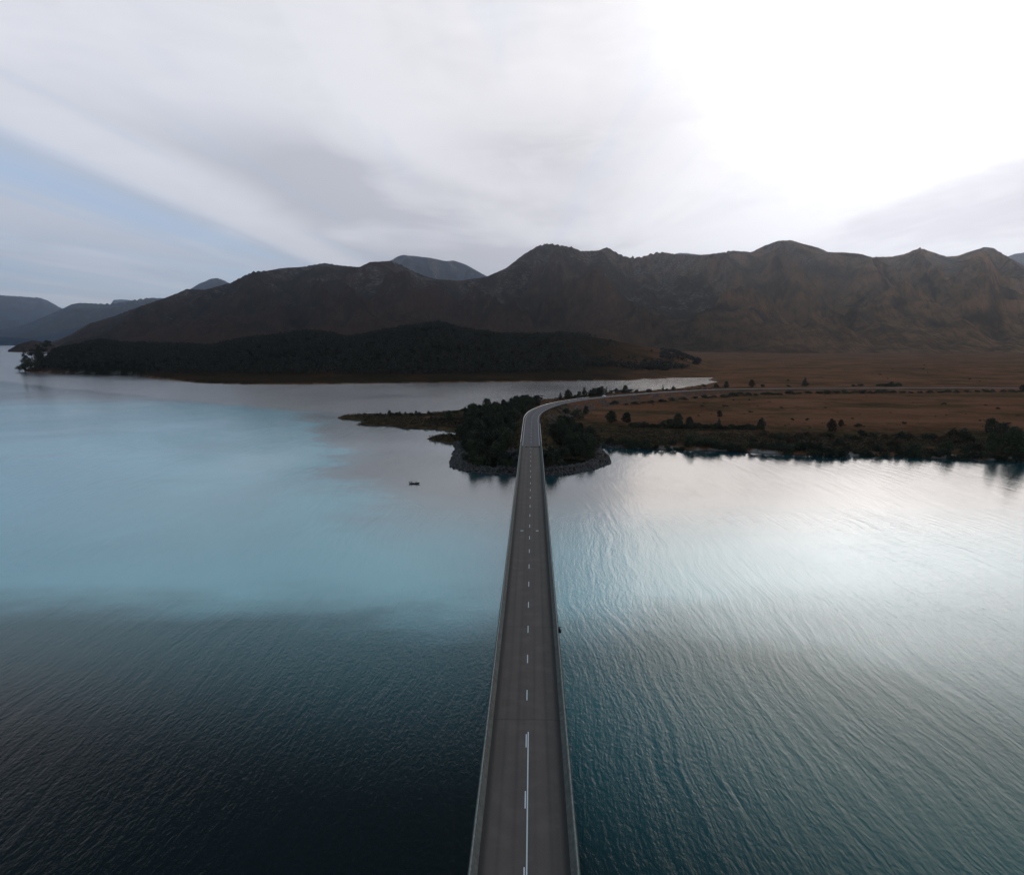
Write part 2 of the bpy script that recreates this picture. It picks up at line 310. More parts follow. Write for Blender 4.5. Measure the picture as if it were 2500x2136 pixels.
class MB:
    def __init__(s): s.v = []; s.f = []
    def add(s, vs, fs):
        k = len(s.v); s.v += [tuple(map(float, q)) for q in vs]; s.f += [tuple(i + k for i in f) for f in fs]; return s
    def box(s, c, d, rz=0.0, taper=1.0):
        ca, sa = math.cos(rz), math.sin(rz); vs = []
        for kz in (-1, 1):
            q = taper if kz > 0 else 1.0
            for kx, ky in ((-1, -1), (1, -1), (1, 1), (-1, 1)):
                x, y = kx * d[0] / 2 * q, ky * d[1] / 2 * q
                vs.append((c[0] + x * ca - y * sa, c[1] + x * sa + y * ca, c[2] + kz * d[2] / 2))
        return s.add(vs, [(3, 2, 1, 0), (4, 5, 6, 7), (0, 1, 5, 4), (1, 2, 6, 5), (2, 3, 7, 6), (3, 0, 4, 7)])
    def tube(s, pts, rad, n=8, squash=1.0):
        pts = [Vector(p) for p in pts]; rings = []
        for i, p in enumerate(pts):
            t = (pts[min(i + 1, len(pts) - 1)] - pts[max(i - 1, 0)]).normalized()
            a = t.cross(Vector((0, 0, 1))); a = a.normalized() if a.length > 1e-3 else Vector((1, 0, 0)); b = t.cross(a)
            r = rad[i] if isinstance(rad, (list, tuple)) else rad
            rings.append([p + (a * math.cos(2 * math.pi * k / n) + b * math.sin(2 * math.pi * k / n) * squash) * r for k in range(n)])
        vs = [q for r_ in rings for q in r_]; fs = []
        for i in range(len(pts) - 1):
            for k in range(n): fs.append((i * n + k, i * n + (k + 1) % n, (i + 1) * n + (k + 1) % n, (i + 1) * n + k))
        fs += [tuple(range(n - 1, -1, -1)), tuple((len(pts) - 1) * n + k for k in range(n))]
        return s.add(vs, fs)
    def loft(s, rings, cap=True):
        n = len(rings[0]); vs = [q for r_ in rings for q in r_]; fs = []
        for i in range(len(rings) - 1):
            for k in range(n): fs.append((i * n + k, i * n + (k + 1) % n, (i + 1) * n + (k + 1) % n, (i + 1) * n + k))
        if cap: fs += [tuple(range(n - 1, -1, -1)), tuple((len(rings) - 1) * n + k for k in range(n))]
        return s.add(vs, fs)
    def build(s, name, m, parent=None, smooth=False): return obj(name, s.v, s.f, m, parent, smooth)

# smooth numpy noise
_perm = rng.permutation(512); _perm = np.concatenate([_perm, _perm])
_grad = rng.normal(size=(512, 2)); _grad /= np.linalg.norm(_grad, axis=1)[:, None]
def pn(x, y):
    xi = np.floor(x).astype(int); yi = np.floor(y).astype(int); xf = x - xi; yf = y - yi
    def gr(ix, iy, fx, fy):
        q = _grad[_perm[(_perm[ix & 511] + iy) & 511] & 511]; return q[..., 0] * fx + q[..., 1] * fy
    u_ = xf ** 3 * (xf * (xf * 6 - 15) + 10); v_ = yf ** 3 * (yf * (yf * 6 - 15) + 10)
    a = gr(xi, yi, xf, yf) * (1 - u_) + gr(xi + 1, yi, xf - 1, yf) * u_
    b = gr(xi, yi + 1, xf, yf - 1) * (1 - u_) + gr(xi + 1, yi + 1, xf - 1, yf - 1) * u_
    return (a * (1 - v_) + b * v_) * 1.5
def fbm(x, y, oct=5, gain=0.5):
    s = 0; a = 1.0
    for i in range(oct): s = s + a * pn(x * 2 ** i + 17.3 * i, y * 2 ** i - 9.1 * i); a *= gain
    return s
def ridged(x, y, oct=5, gain=0.55):
    s = 0; a = 1.0; w = 1.0
    for i in range(oct):
        n = (1 - np.abs(pn(x * 2 ** i + 31.7 * i, y * 2 ** i + 11.9 * i))) ** 2 * w
        s = s + a * n; w = np.clip(n * 1.6, 0, 1); a *= gain
    return s
def sstep(x, a, b): t = np.clip((x - a) / (b - a), 0, 1); return t * t * (3 - 2 * t)

# ------------------------------------------------------------------ shoreline and road, traced then laid on the level
near_shore = [(1259,1158),(1225,1157),(1181,1155),(1145,1150),(1128,1146),(1108,1139),(1106,1126),(1113,1112),(1120,1099),(1113,1085),
 (1095,1082),(1063,1076),(1040,1072),(1057,1067),(1098,1066),(1112,1065),(1115,1053),(1092,1052),(1063,1047),(1011,1046),(976,1044.5),(958,1039),
 (924,1038.5),(866,1037),(895,1032),(889,1027.5),(851,1025),(825,1022),(824,1020),(843,1017.3),(877,1015.3),(924,1014),(1011,1013),(1057,1011.5),
 (1106,1006),(1132,1001),(1180,994),(1250,985),(1300,980),(1340,976.5),(1400,970.5),(1480,963.5),(1560,957),(1620,953),(1653,950.5),(1670,947.2),
 (1699,943.4),(1720,940.5),(1756,932.6),(1740,930),(1728,926.8),(1751,921.7),(1656,922.5),(1612,923.5),(1640,924.5),(1590,926),(1578,924.5),(1546,928.5),(1500,929),(1420,930),(1290,932),
 (1180,933),(1050,935),(935,936),(808,937.5),(700,939),(600,938.5),(490,936),(386,925),(309,915),(180,912.5),(116,911),(66,909),(58,905),(66,901),
 (110,897),(170,885),(220,870),(250,860),(262,852)]
right_shore = [(3200,1160),(2900,1142),(2600,1131),(2500,1127),(2384,1121.5),(2283,1118.5),(2181,1113.5),(2120,1112.5),(2057,1113),(2023,1114),(1921,1108.5),(1820,1102),
 (1720,1099),(1648,1097),(1590,1096),(1544,1094),(1494,1093),(1459,1091),(1463,1098),(1471,1108),(1482,1119),(1481,1131),(1455,1142),(1421,1150),(1382,1157),(1336,1161)]
def tract(pts): return [at(px, py, 0.0) for px, py in pts]
S1 = tract(near_shore); S2 = tract(right_shore)
def jag(pts):                         # fine irregularity of the waterline
    o = []
    for a, b in zip(pts[:-1], pts[1:]):
        L = np.linalg.norm(b - a); n = max(1, int(L / 9))
        for i in range(n):
            t = i / n; p = a + (b - a) * t; nn = np.array([-(b - a)[1], (b - a)[0]]) / max(L, 1e-6)
            amp = min(1.2 + np.hypot(*p) * 0.003, L * 0.12)
            o.append(p + nn * amp * float(pn(np.array(p[0] * 0.07 + 3), np.array(p[1] * 0.07))) * (0 < i))
    o.append(pts[-1]); return o
poly = np.array(jag(S2) + jag(S1) + [np.array([-2500., 9000.]), np.array([9000., 9000.]), np.array([9000., 330.])])
def sdist(X, Y):                      # + inside the land
    X = X.ravel(); Y = Y.ravel(); best = np.full(X.shape, 1e18); ins = np.zeros(X.shape, bool)
    for i in range(len(poly)):
        ax, ay = poly[i]; bx, by = poly[(i + 1) % len(poly)]; ex, ey = bx - ax, by - ay
        t = np.clip(((X - ax) * ex + (Y - ay) * ey) / (ex * ex + ey * ey + 1e-9), 0, 1)
        best = np.minimum(best, (X - ax - t * ex) ** 2 + (Y - ay - t * ey) ** 2)
        if ay != by:
            c = ((ay > Y) != (by > Y)) & (X < (bx - ax) * (Y - ay) / (by - ay) + ax); ins ^= c
    return np.where(ins, 1, -1) * np.sqrt(best)

# bridge axis
DZ = 8.0
P0 = at(1280.0, 2100, DZ); P1 = at(1296.4, 1088, DZ)
bdir = (P1 - P0) / np.linalg.norm(P1 - P0); bnor = np.array([bdir[1], -bdir[0]])      # to the right
def bpt(s, off): return P1 + bdir * s + bnor * off     # s = metres past the bridge end
# causeway road centre line
rc = [(1296.6,1076,8.0),(1297.0,1056,8.0),(1297.6,1038,7.9),(1298.4,1022,7.8),(1303,1012,7.6),(1312,1004.5,7.4),(1326,997.4,7.2),(1352,988.5,6.9),(1385,981.5,6.6),
      (1430,974.5,6.2),(1484,968.6,5.8),(1560,962.0,5.4),(1656,955.6,5.0),(1745,951.2,4.8),(1900,949.0,4.6),(2120,948.0,4.5),(2500,947.0,4.5),(3000,945.5,4.5)]
ctrl = [np.array([*bpt(-10, 0), DZ]), np.array([*bpt(0, 0), DZ])] + [np.array([*at(a, b, z), z]) for a, b, z in rc]
def catmull(P, step=4.0):
    out_ = []; P = [2 * P[0] - P[1]] + P + [2 * P[-1] - P[-2]]
    for i in range(1, len(P) - 2):
        L = np.linalg.norm(P[i + 1] - P[i]); n = max(2, int(L / step))
        for k in range(n):
            t = k / n; a, b, c, d_ = P[i - 1:i + 3]
            out_.append(0.5 * ((2 * b) + (c - a) * t + (2 * a - 5 * b + 4 * c - d_) * t * t + (3 * b - a - 3 * c + d_) * t ** 3))
    out_.append(P[-2]); return np.array(out_)
road = catmull(ctrl, 3.0)
for _ in range(12):                    # ease the curve
    road[1:-1] = road[1:-1] * 0.5 + (road[:-2] + road[2:]) * 0.25
i0 = int(np.argmin(np.hypot(road[:, 0] - P1[0], road[:, 1] - P1[1]))); road = road[i0:]; road[0] = (*P1, DZ)
tan = np.gradient(road[:, :2], axis=0); tan /= np.linalg.norm(tan, axis=1)[:, None]; nor = np.stack([tan[:, 1], -tan[:, 0]], 1)
arc = np.concatenate([[0], np.cumsum(np.linalg.norm(np.diff(road[:, :2], axis=0), axis=1))])
def road_dist(X, Y):
    X = X.ravel(); Y = Y.ravel(); best = np.full(X.shape, 1e18); zr = np.zeros(X.shape); side = np.zeros(X.shape); ar = np.zeros(X.shape)
    for i in range(0, len(road) - 2, 2):
        a = road[i]; e = road[i + 2] - a; t = np.clip(((X - a[0]) * e[0] + (Y - a[1]) * e[1]) / (e[0] ** 2 + e[1] ** 2), 0, 1)
        dd = (X - a[0] - t * e[0]) ** 2 + (Y - a[1] - t * e[1]) ** 2; m = dd < best
        best = np.where(m, dd, best); zr = np.where(m, a[2] + e[2] * t, zr); ar = np.where(m, arc[i], ar)
        side = np.where(m, np.sign((X - a[0]) * e[1] - (Y - a[1]) * e[0]), side)
    return np.sqrt(best), zr, side, ar

# wooded hill behind the bay (silhouette of its bare ground, photo pixels)
hill_px = np.array([(40,905),(58,903),(90,885),(130,858),(182,849),(243,834),(304,843),(391,844),(512,850),(608,830),(669,824),(738,812),(804,816),(843,829),(887,822),(974,805),(1069,790),
 (1121,804),(1169,814),(1234,821),(1300,822),(1365,818),(1430,820),(1495,831),(1582,850),(1647,866),(1700,888),(1745,905),(1800,925),(2600,960)], float)
hz_, he_ = azel(hill_px[:, 0], hill_px[:, 1]); HD = 1560.0
def hill_h(X, Y, sd):
    A = X / np.maximum(Y, 1); el = np.interp(A, hz_, he_); hc = np.clip(CAMZ + el * HD, 0, None)
    foot = np.interp(A, [-0.75, -0.5, -0.2, 0.2, 0.35], [1345, 1020, 1010, 1095, 1250]); foot = foot + 18
    t = (Y - foot) / (HD - foot); prof = np.where(t < 1, sstep(t, -0.05, 1.15) / sstep(1.0, -0.05, 1.15), 1 - 0.75 * sstep(t, 1.0, 2.4))
    prof = prof * (t > -0.05)
    lump = 1 + 0.16 * fbm(X * 0.008, Y * 0.008, 4) * np.sin(np.pi * np.clip(t, 0, 1)) - 0.05
    return hc * prof * lump
def ground_h(X, Y, full=False):
    shp = X.shape; sd = sdist(X, Y).reshape(shp); rd, zr, side, ar = [q.reshape(shp) for q in road_dist(X, Y)]
    land = np.minimum(sd * 0.45, 1.6) + np.clip(sd - 10, 0, 900) * 0.0045 + 0.5 * fbm(X * 0.03, Y * 0.03, 4) * np.clip(sd / 12, 0, 1)
    h = np.where(sd > 0, np.maximum(land, 0.04), np.maximum(sd * 0.35, -4.0))
    h = h + hill_h(X, Y, sd) * (sd > 0) * np.clip(sd / 25, 0, 1)
    emb = zr - 0.45 - np.maximum(rd - 6.2, 0) * 0.55 + 0.25 * fbm(X * 0.25, Y * 0.25, 3) * (rd > 6.5)
    h = np.where(rd < 7.0, np.minimum(np.maximum(h, emb), zr - 0.35), np.maximum(h, emb)) if True else h
    # fill under the bridge end
    q = np.stack([X - P1[0], Y - P1[1]], -1); s = q @ bdir; o_ = np.abs(q @ bnor)
    ab = DZ - 1.6 - np.maximum(-s, 0) * 0.42 - np.maximum(o_ - 7.5, 0) * 0.5
    h = np.where((s < 3) & (s > -30), np.maximum(h, ab), h)
    if full: return h, sd, rd, side, ar
    return h
def gz(x, y): return float(ground_h(np.array([[x]]), np.array([[y]]))[0, 0])

def grid_faces(nr, nc):
    i = np.arange(nr - 1)[:, None] * nc + np.arange(nc - 1)[None, :]
    return np.stack([i, i + 1, i + nc + 1, i + nc], -1).reshape(-1, 4)
def add_attr(o, name, arr):
    a = o.data.attributes.new(name, 'FLOAT', 'POINT'); a.data.foreach_set('value', np.asarray(arr, np.float32).ravel())

# ground sheet
cols = np.concatenate([np.linspace(-0.95, 0.85, 1080), np.linspace(0.856, 1.5, 110)])
rows = 1.0 / np.linspace(1 / 318.0, 1 / 1500.0, 300); rows = np.concatenate([rows, np.linspace(1506, 4300, 60)])
YY, AA = np.meshgrid(rows, cols, indexing='ij'); XX = AA * YY
H, SD, RD, SIDE, AR = ground_h(XX, YY, True)
ground = mesh_np('ground', np.stack([XX, YY, H], -1).reshape(-1, 3), grid_faces(*XX.shape), M_ground, smooth=True)
tag(ground, kind='structure', label='brown heath plain, wooded hill and low peninsula between the lake arms', cat='ground')
el_hill = hill_h(XX, YY, SD)
U_ = XX / YY
woodmask = sstep(el_hill, 2, 10) * (1 - 0.9 * sstep(U_, 0.045, 0.13) * sstep(fbm(XX * .006, YY * .006, 3) + 0.25 * (U_ < .2), -0.35, 0.15)) * (YY < 2400)
woodmask = np.maximum(woodmask, 0.75 * sstep(SD, 2, 30) * (YY > 950) * (1 - sstep(U_ + 0.05 * fbm(XX * .01, YY * .01, 3), 0.13, 0.25)) * (hill_h(XX, YY, SD) > 0.5))
woodmask = np.maximum(woodmask, 0.84 * (YY > 930) * (1 - sstep(U_, 0.10, 0.26)) * sstep(SD, 0, 5) * (YY < 2400))
woodmask = np.maximum(woodmask, sstep(SD, 4, 7) * sstep(RD, 9, 11) * (YY > 325) * (YY < 540) * (XX > -60) * (XX < 0))
woodmask = np.maximum(woodmask, sstep(SD, 4, 7) * sstep(RD, 10, 13) * (YY > 325) * (YY < 440) * (XX > 0) * (XX < 52))
woodmask = np.maximum(woodmask, 0.9 * sstep(SD, -4, -1) * (YY > 315) * (YY < 372) * (XX > -60) * (XX < 60) * (RD > 7))
add_attr(ground, 'wood', woodmask)
scr = (sstep(SD, 1, 8) * (1 - sstep(SD, 70, 150)) * (YY < 560)) * 0.9 + sstep(fbm(XX * .01, YY * .01, 3), 0.15, 0.6) * 0.5
scr = np.maximum(scr, ((YY < 620) & (XX < 45)) * sstep(SD, 0, 5)); scr = np.maximum(scr, (XX < 15) * (YY < 900) * 0.9)
add_attr(ground, 'scrub', np.clip(scr, 0, 1))
add_attr(ground, 'verge', (sstep(RD, 5.0, 6.5) * (1 - sstep(RD, 8.5, 12))) * (AR < 160))
add_attr(ground, 'gravel', np.clip((sstep(RD, 6, 9) * (1 - sstep(RD, 22, 34))) * (SIDE > 0) * sstep(AR, 60, 130) * (1 - sstep(AR, 420, 700)), 0, 1))
add_attr(ground, 'beach', ((SD > -1.5) & (SD < 3.2)) * (SD > -1.5) * (1.0 * (XX > 45) * (YY < 500) + (YY > 880) * 0.22))

# water
wv = np.array([(-34000, -3000, 0), (34000, -3000, 0), (34000, 33000, 0), (-34000, 33000, 0)], float)
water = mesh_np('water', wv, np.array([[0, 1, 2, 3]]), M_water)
tag(water, 'rippled teal and silver lake on both sides of the bridge', 'lake', kind='structure')

# ------------------------------------------------------------------ mountains
def ridge(name, pts, df, dc, db, amp, label, freq=1.0, nr=260, nc=900, zf=-3.0, sharp=1.25, seed=0.0, m=None):
    m = m or M_farm; pts = np.array(pts, float); a, e = azel(pts[:, 0], pts[:, 1])
    A = np.linspace(a[0], a[-1], nc); el = np.interp(A, a, e)
    el = el + 0.00028 * fbm(A * 130 + seed, A * 0 + 3.3, 4) * (1 if amp > 0 else 0)
    vmax = 1 + (db - dc) / (dc - df); V = np.concatenate([np.linspace(0, 1.25, int(nr * .9)), np.linspace(1.27, vmax, int(nr * .1))])
    VV, A2 = np.meshgrid(V, A, indexing='ij')
    dfa = df(A2) if callable(df) else df; dca = dc(A2) if callable(dc) else dc
    wander = 0.16 * fbm(A2 * 5 * freq + seed, A2 * 0 + 1.7 + seed, 3)
    Yd = dfa + (dca - dfa) * VV; Xd = A2 * Yd
    hc = np.maximum(CAMZ + el * (dc if not callable(dc) else dc(A)), 2)[None, :]
    t = np.clip(VV / (1 + wander), 0, None)
    prof = np.where(t < 1, t ** sharp * (1 - 0.18 * np.sin(np.pi * np.clip(t, 0, 1))), 1 - 0.55 * sstep(t, 1.0, 2.2))
    wx = Xd + 420 * fbm(Xd * .0006 + seed, Yd * .0006, 3); wy = Yd + 420 * fbm(Xd * .0006 + 40, Yd * .0006 + seed, 3)
    rg = ridged(wx * 0.00105 * freq + seed, wy * 0.00055 * freq, 6)
    near_top = np.exp(-((t - 1.03) / 0.24) ** 2)
    rg = rg * (1 - near_top) + ridged(wx * 0.00105 * freq + seed, wy * 0.00055 * freq, 3) * near_top
    fine = fbm(Xd * 0.006 * freq, Yd * 0.006 * freq, 5)
    env = np.clip(t * 1.5, 0, 1) * (1 - 0.35 * np.clip(t, 0, 1))
    Hh = hc * prof + amp * hc * env * (rg - 1.05) * 0.74 - amp * 26 * env * np.clip(1 - np.abs(pn(wx * 0.0052 * freq + 9, wy * 0.0018 * freq)) * 3, 0, 1) * (1 - near_top) + amp * 26 * env * fine / freq * (1 - 0.92 * near_top)
    Hh = np.maximum(Hh, zf) if zf > -50 else Hh
    for _ in range(5):                                   # bring the skyline to its traced height
        cur = ((Hh - CAMZ) / Yd).max(axis=0); need = (el - cur)
        k = np.convolve(np.pad(need, 12, 'edge'), np.hanning(13) / np.hanning(13).sum(), 'same')[12:-12]
        Hh = Hh + k[None, :] * Yd * np.clip(t, 0, 1.0) ** 1.2
    Hh[0, :] = zf
    o = mesh_np(name, np.stack([Xd, Yd, Hh], -1).reshape(-1, 3), grid_faces(*Xd.shape), m, smooth=True)
    gul = np.clip((1.0 - rg) * 1.6, 0, 1) * np.clip(t * 2, 0, 1)
    add_attr(o, 'gully', gul); rl = 1 - np.abs(pn(wx * 0.0052 * freq + 9, wy * 0.0018 * freq)) * 2.6; add_attr(o, 'rill', np.clip(rl, 0, 1) * np.clip(t * 3, 0, 1) * (0.6 + 0.4 * np.clip(rg, 0, 1))); add_attr(o, 'crest', np.clip(t, 0, 1.2))
    tag(o, label, 'mountain', kind='structure'); return o

main_px = [(60,850),(117,838),(143,829),(174,816),(217,790),(282,771),(321,755.5),(391,731.6),(434,716),(456,705.5),(500,707.7),(565,690),(595,674),(617,664),(652,661),(695,654),(738,652),(790,642.5),(834,649),(878,652),
 (904,640),(952,637),(974,644.7),(1017,666.4),(1060,681.6),(1121,686),(1187,676.4),(1234,655.6),(1260,636),(1282,618.6),(1313,601),(1339,594.7),(1373,600),(1399,604),(1417,613),(1460,612),(1482,604),(1512,621),(1534,628.6),(1564,628.6),
 (1595,618.6),(1617,615.6),(1648,620.8),(1713,623),(1761,617),(1791,612),(1835,615.6),(1869,599),(1900,588),(1934,587),(1961,595.6),(2000,605.6),(2021,615.6),(2069,617),(2100,620),(2130,628),(2178,627),(2208,621),(2230,611),(2247,605.6),
 (2278,616.5),(2312,627),(2338,625),(2364,615.6),(2404,603.4),(2425,605.6),(2460,627),(2500,649),(2580,655),(2700,630),(2900,600),(3150,625),(3500,600),(4000,630),(4600,610)]
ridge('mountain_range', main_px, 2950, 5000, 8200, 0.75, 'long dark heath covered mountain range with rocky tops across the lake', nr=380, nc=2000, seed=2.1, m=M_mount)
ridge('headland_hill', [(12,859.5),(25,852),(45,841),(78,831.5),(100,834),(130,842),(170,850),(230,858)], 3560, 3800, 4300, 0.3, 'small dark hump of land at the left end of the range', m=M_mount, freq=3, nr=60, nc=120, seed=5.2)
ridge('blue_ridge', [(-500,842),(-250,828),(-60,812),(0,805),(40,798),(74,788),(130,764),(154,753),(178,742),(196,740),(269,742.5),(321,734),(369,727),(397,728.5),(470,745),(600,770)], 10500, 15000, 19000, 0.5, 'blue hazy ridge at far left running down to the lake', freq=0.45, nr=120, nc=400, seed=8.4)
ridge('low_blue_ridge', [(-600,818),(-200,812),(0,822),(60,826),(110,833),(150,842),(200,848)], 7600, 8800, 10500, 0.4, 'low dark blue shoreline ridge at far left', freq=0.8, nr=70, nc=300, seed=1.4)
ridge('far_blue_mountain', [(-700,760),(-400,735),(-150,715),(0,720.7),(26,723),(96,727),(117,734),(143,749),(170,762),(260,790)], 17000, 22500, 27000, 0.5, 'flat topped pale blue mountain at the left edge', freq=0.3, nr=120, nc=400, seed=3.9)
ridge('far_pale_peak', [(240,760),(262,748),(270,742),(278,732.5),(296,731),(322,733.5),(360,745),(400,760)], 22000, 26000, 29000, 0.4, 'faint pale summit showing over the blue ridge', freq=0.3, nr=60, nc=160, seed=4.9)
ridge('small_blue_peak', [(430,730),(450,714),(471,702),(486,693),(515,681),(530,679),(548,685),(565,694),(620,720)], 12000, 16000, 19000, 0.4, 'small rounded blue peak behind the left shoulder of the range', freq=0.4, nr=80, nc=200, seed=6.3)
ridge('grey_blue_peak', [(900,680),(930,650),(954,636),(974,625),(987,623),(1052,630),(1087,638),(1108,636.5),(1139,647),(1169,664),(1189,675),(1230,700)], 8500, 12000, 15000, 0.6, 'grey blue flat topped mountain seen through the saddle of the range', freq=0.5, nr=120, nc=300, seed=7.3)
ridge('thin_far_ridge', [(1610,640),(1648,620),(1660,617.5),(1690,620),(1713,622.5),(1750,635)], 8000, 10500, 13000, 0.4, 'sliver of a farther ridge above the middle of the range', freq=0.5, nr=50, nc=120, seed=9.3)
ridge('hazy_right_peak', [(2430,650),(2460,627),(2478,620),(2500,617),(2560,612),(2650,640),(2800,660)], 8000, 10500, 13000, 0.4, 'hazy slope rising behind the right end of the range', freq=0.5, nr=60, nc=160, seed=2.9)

# ------------------------------------------------------------------ road
def ribbon(name, offs, s0, s1, dz, m, parent=None, mesh=True):
    ids = [i for i in range(len(road)) if s0 <= arc[i] <= s1]; vs = []; uv = []
    for i in ids:
        for k, o_ in enumerate(offs):
            vs.append((road[i, 0] + nor[i, 0] * o_, road[i, 1] + nor[i, 1] * o_, road[i, 2] + dz)); uv.append((k / (len(offs) - 1), arc[i] / 10))
    return np.array(vs), grid_faces(len(ids), len(offs)), np.array(uv)
AW = 4.4
v_, f_, uv_ = ribbon('road', np.linspace(-5.2, 5.2, 7), -1.0, 1e9, 0.0, M_road)
rd_ = mesh_np('road', v_, f_, M_road, uv=uv_); tag(rd_, 'grey two lane road curving off the bridge end across the plain', 'road', kind='structure')
# markings as one painted sheet
mk_v, mk_f = [], []
def seg_ribbon(o0, o1, a0, a1, dz=0.006):
    ss_ = np.arange(a0, a1 + 0.01, max((a1 - a0) / max(1, int((a1 - a0) / 3)), 0.5)); k = len(mk_v)
    for s in ss_:
        x = np.interp(s, arc, road[:, 0]); y = np.interp(s, arc, road[:, 1]); z = np.interp(s, arc, road[:, 2])
        nx = np.interp(s, arc, nor[:, 0]); ny = np.interp(s, arc, nor[:, 1])
        mk_v.append((x + nx * o0, y + ny * o0, z + dz)); mk_v.append((x + nx * o1, y + ny * o1, z + dz))
    for i in range(len(ss_) - 1): mk_f.append((k + 2 * i, k + 2 * i + 1, k + 2 * i + 3, k + 2 * i + 2))
seg_ribbon(-4.07, -3.93, 0.1, 1000); seg_ribbon(3.93, 4.07, 0.1, 1000)
s = 10.2
while s < 500: seg_ribbon(-0.07, 0.07, s, s + 3); s += 12
rm = mesh_np('road_markings', mk_v, np.array(mk_f), M_paint); tag(rm, 'white edge lines and dashed centre line painted on the causeway road', 'road markings', kind='structure')

# ------------------------------------------------------------------ bridge
BL0 = -(np.linalg.norm(P1) + 60)          # it runs on under and behind the camera
br = empty('bridge', (float(P1[0]), float(P1[1]), 0), -math.atan2(bdir[0], bdir[1]))
tag(br, 'long straight two lane concrete road bridge with parapets crossing the lake', 'bridge')
# local frame: +y along the bridge towards the land, +x to the right
def prof_sweep(name, prof, m, y0, y1, step=12.0, smooth=False):
    ys = np.arange(y0, y1, step).tolist() + [y1]; mb = MB(); mb.loft([[(x, y, z) for x, z in prof] for y in ys]); return mb.build(name, m, br, smooth)
ys = np.linspace(BL0, 0, 70); xs = np.linspace(-AW - 0.05, AW + 0.05, 7)
vv = [(x, y, DZ) for y in ys for x in xs]; uv_ = [((x + AW) / (2 * AW), y / 10) for y in ys for x in xs]
surf = mesh_np('road_surface', vv, grid_faces(len(ys), len(xs)), M_deck, br, uv=uv_)
prof_sweep('deck', [(-5.35, DZ - 0.5), (-3.2, DZ - 0.9), (-2.9, DZ - 2.4), (2.9, DZ - 2.4), (3.2, DZ - 0.9), (5.35, DZ - 0.5), (5.35, DZ - 0.012), (-5.35, DZ - 0.012)], M_conc, BL0, 0.0)
for sg in (-1, 1):
    prof_sweep('parapet', [(sg * x, DZ + z) for x, z in [(4.42, -0.008), (4.50, 0.20), (4.78, 0.36), (4.92, 0.80), (5.18, 0.80), (5.24, -0.008)]][::sg], M_conc, BL0, 6.0)
    mb = MB(); mb.tube([(sg * 5.05, y, DZ + 1.06) for y in np.linspace(BL0, 6.0, 40)], 0.085, 8); mb.build('handrail', M_rail, br, True)
first = None; rest = MB(); k = 0
for j in range(0, 400):
    yb = -352 + 0.0 + j * 2.3
    if yb > 5: break
    for sg in (-1, 1):
        if k < 100:
            if first is None:
                mb = MB(); mb.box((0, 0, 0.10), (0.10, 0.12, 0.32)); mb.box((0, 0, 0.006), (0.22, 0.26, 0.03)); first = mb.build('rail_post', M_rail, br); c = first
            else: c = first.copy(); COL.objects.link(c); c.parent = br
            c.location = (sg * 5.05, yb, DZ + 0.80); k += 1
        else: rest.box((sg * 5.05, yb, DZ + 0.88), (0.09, 0.10, 0.30))
tag(rest.build('rail_posts', M_rail, br), kind='stuff')
for j, y in enumerate(np.arange(-24, BL0, -32.0)):
    mb = MB(); mb.loft([[(1.1 * math.cos(a) * 2.0, y + 0.8 * math.sin(a), z) for a in np.linspace(0, 2 * math.pi, 17)[:-1]] for z in (-8.0, DZ - 3.2)])
    mb.box((0, y, DZ - 2.79), (8.0, 1.7, 0.76)); mb.build('pier', M_conc, br)
mb = MB(); mb.box((0, 1.0, DZ - 3.6), (10.6, 2.0, 6.3)); mb.build('abutment', M_conc, br)
mb = MB(); 
for y in [-0.25]: mb.box((0, y, DZ + 0.004), (8.7, 0.30, 0.012))
mb.build('expansion_joint', M_joint, br)
def strip(name, x0, x1, y0, y1, m=M_paint):
    mb = MB(); z = DZ + 0.006; mb.add([(x0, y0, z), (x1, y0, z), (x1, y1, z), (x0, y1, z)], [(0, 1, 2, 3)]); return mb.build(name, m, surf)
def s_of(py): q = at(1290, py, DZ); return float((q - P1) @ bdir)
c0 = s_of(1476.0); dash = None                       # dash module measured in the photo: 3 m painted every 12 m
for i in range(-14, 40):
    c_ = c0 + i * 12.02
    if BL0 + 6 < c_ < -3:
        if dash is None: dash = strip('lane_dash', -0.07, 0.07, -1.55, 1.55); c = dash
        else: c = dash.copy(); COL.objects.link(c); c.parent = surf
        c.location = (0, c_, 0)
strip('solid_line', 0.17, 0.31, BL0 + 1, s_of(1786.0))
q = s_of(1295.5)
strip('cross_mark', -2.45, -1.65, q - 0.3, q + 0.3); strip('cross_mark', 1.65, 2.35, q - 0.3, q + 0.3)
# lamp-like service fitting hung on the outside of the right parapet
q = s_of(1541.0); mb = MB(); mb.box((5.42, q, DZ + 0.35), (0.30, 0.9, 0.75)); mb.box((5.62, q + 0.1, DZ + 0.05), (0.22, 0.5, 0.5)); mb.tube([(5.2, q, DZ + 0.7), (5.7, q + 0.2, DZ + 0.75)], 0.06, 6)
M_black = plain_mat('black_plastic', (0.02, 0.02, 0.022), 0.6); mb.build('service_box', M_black, br)

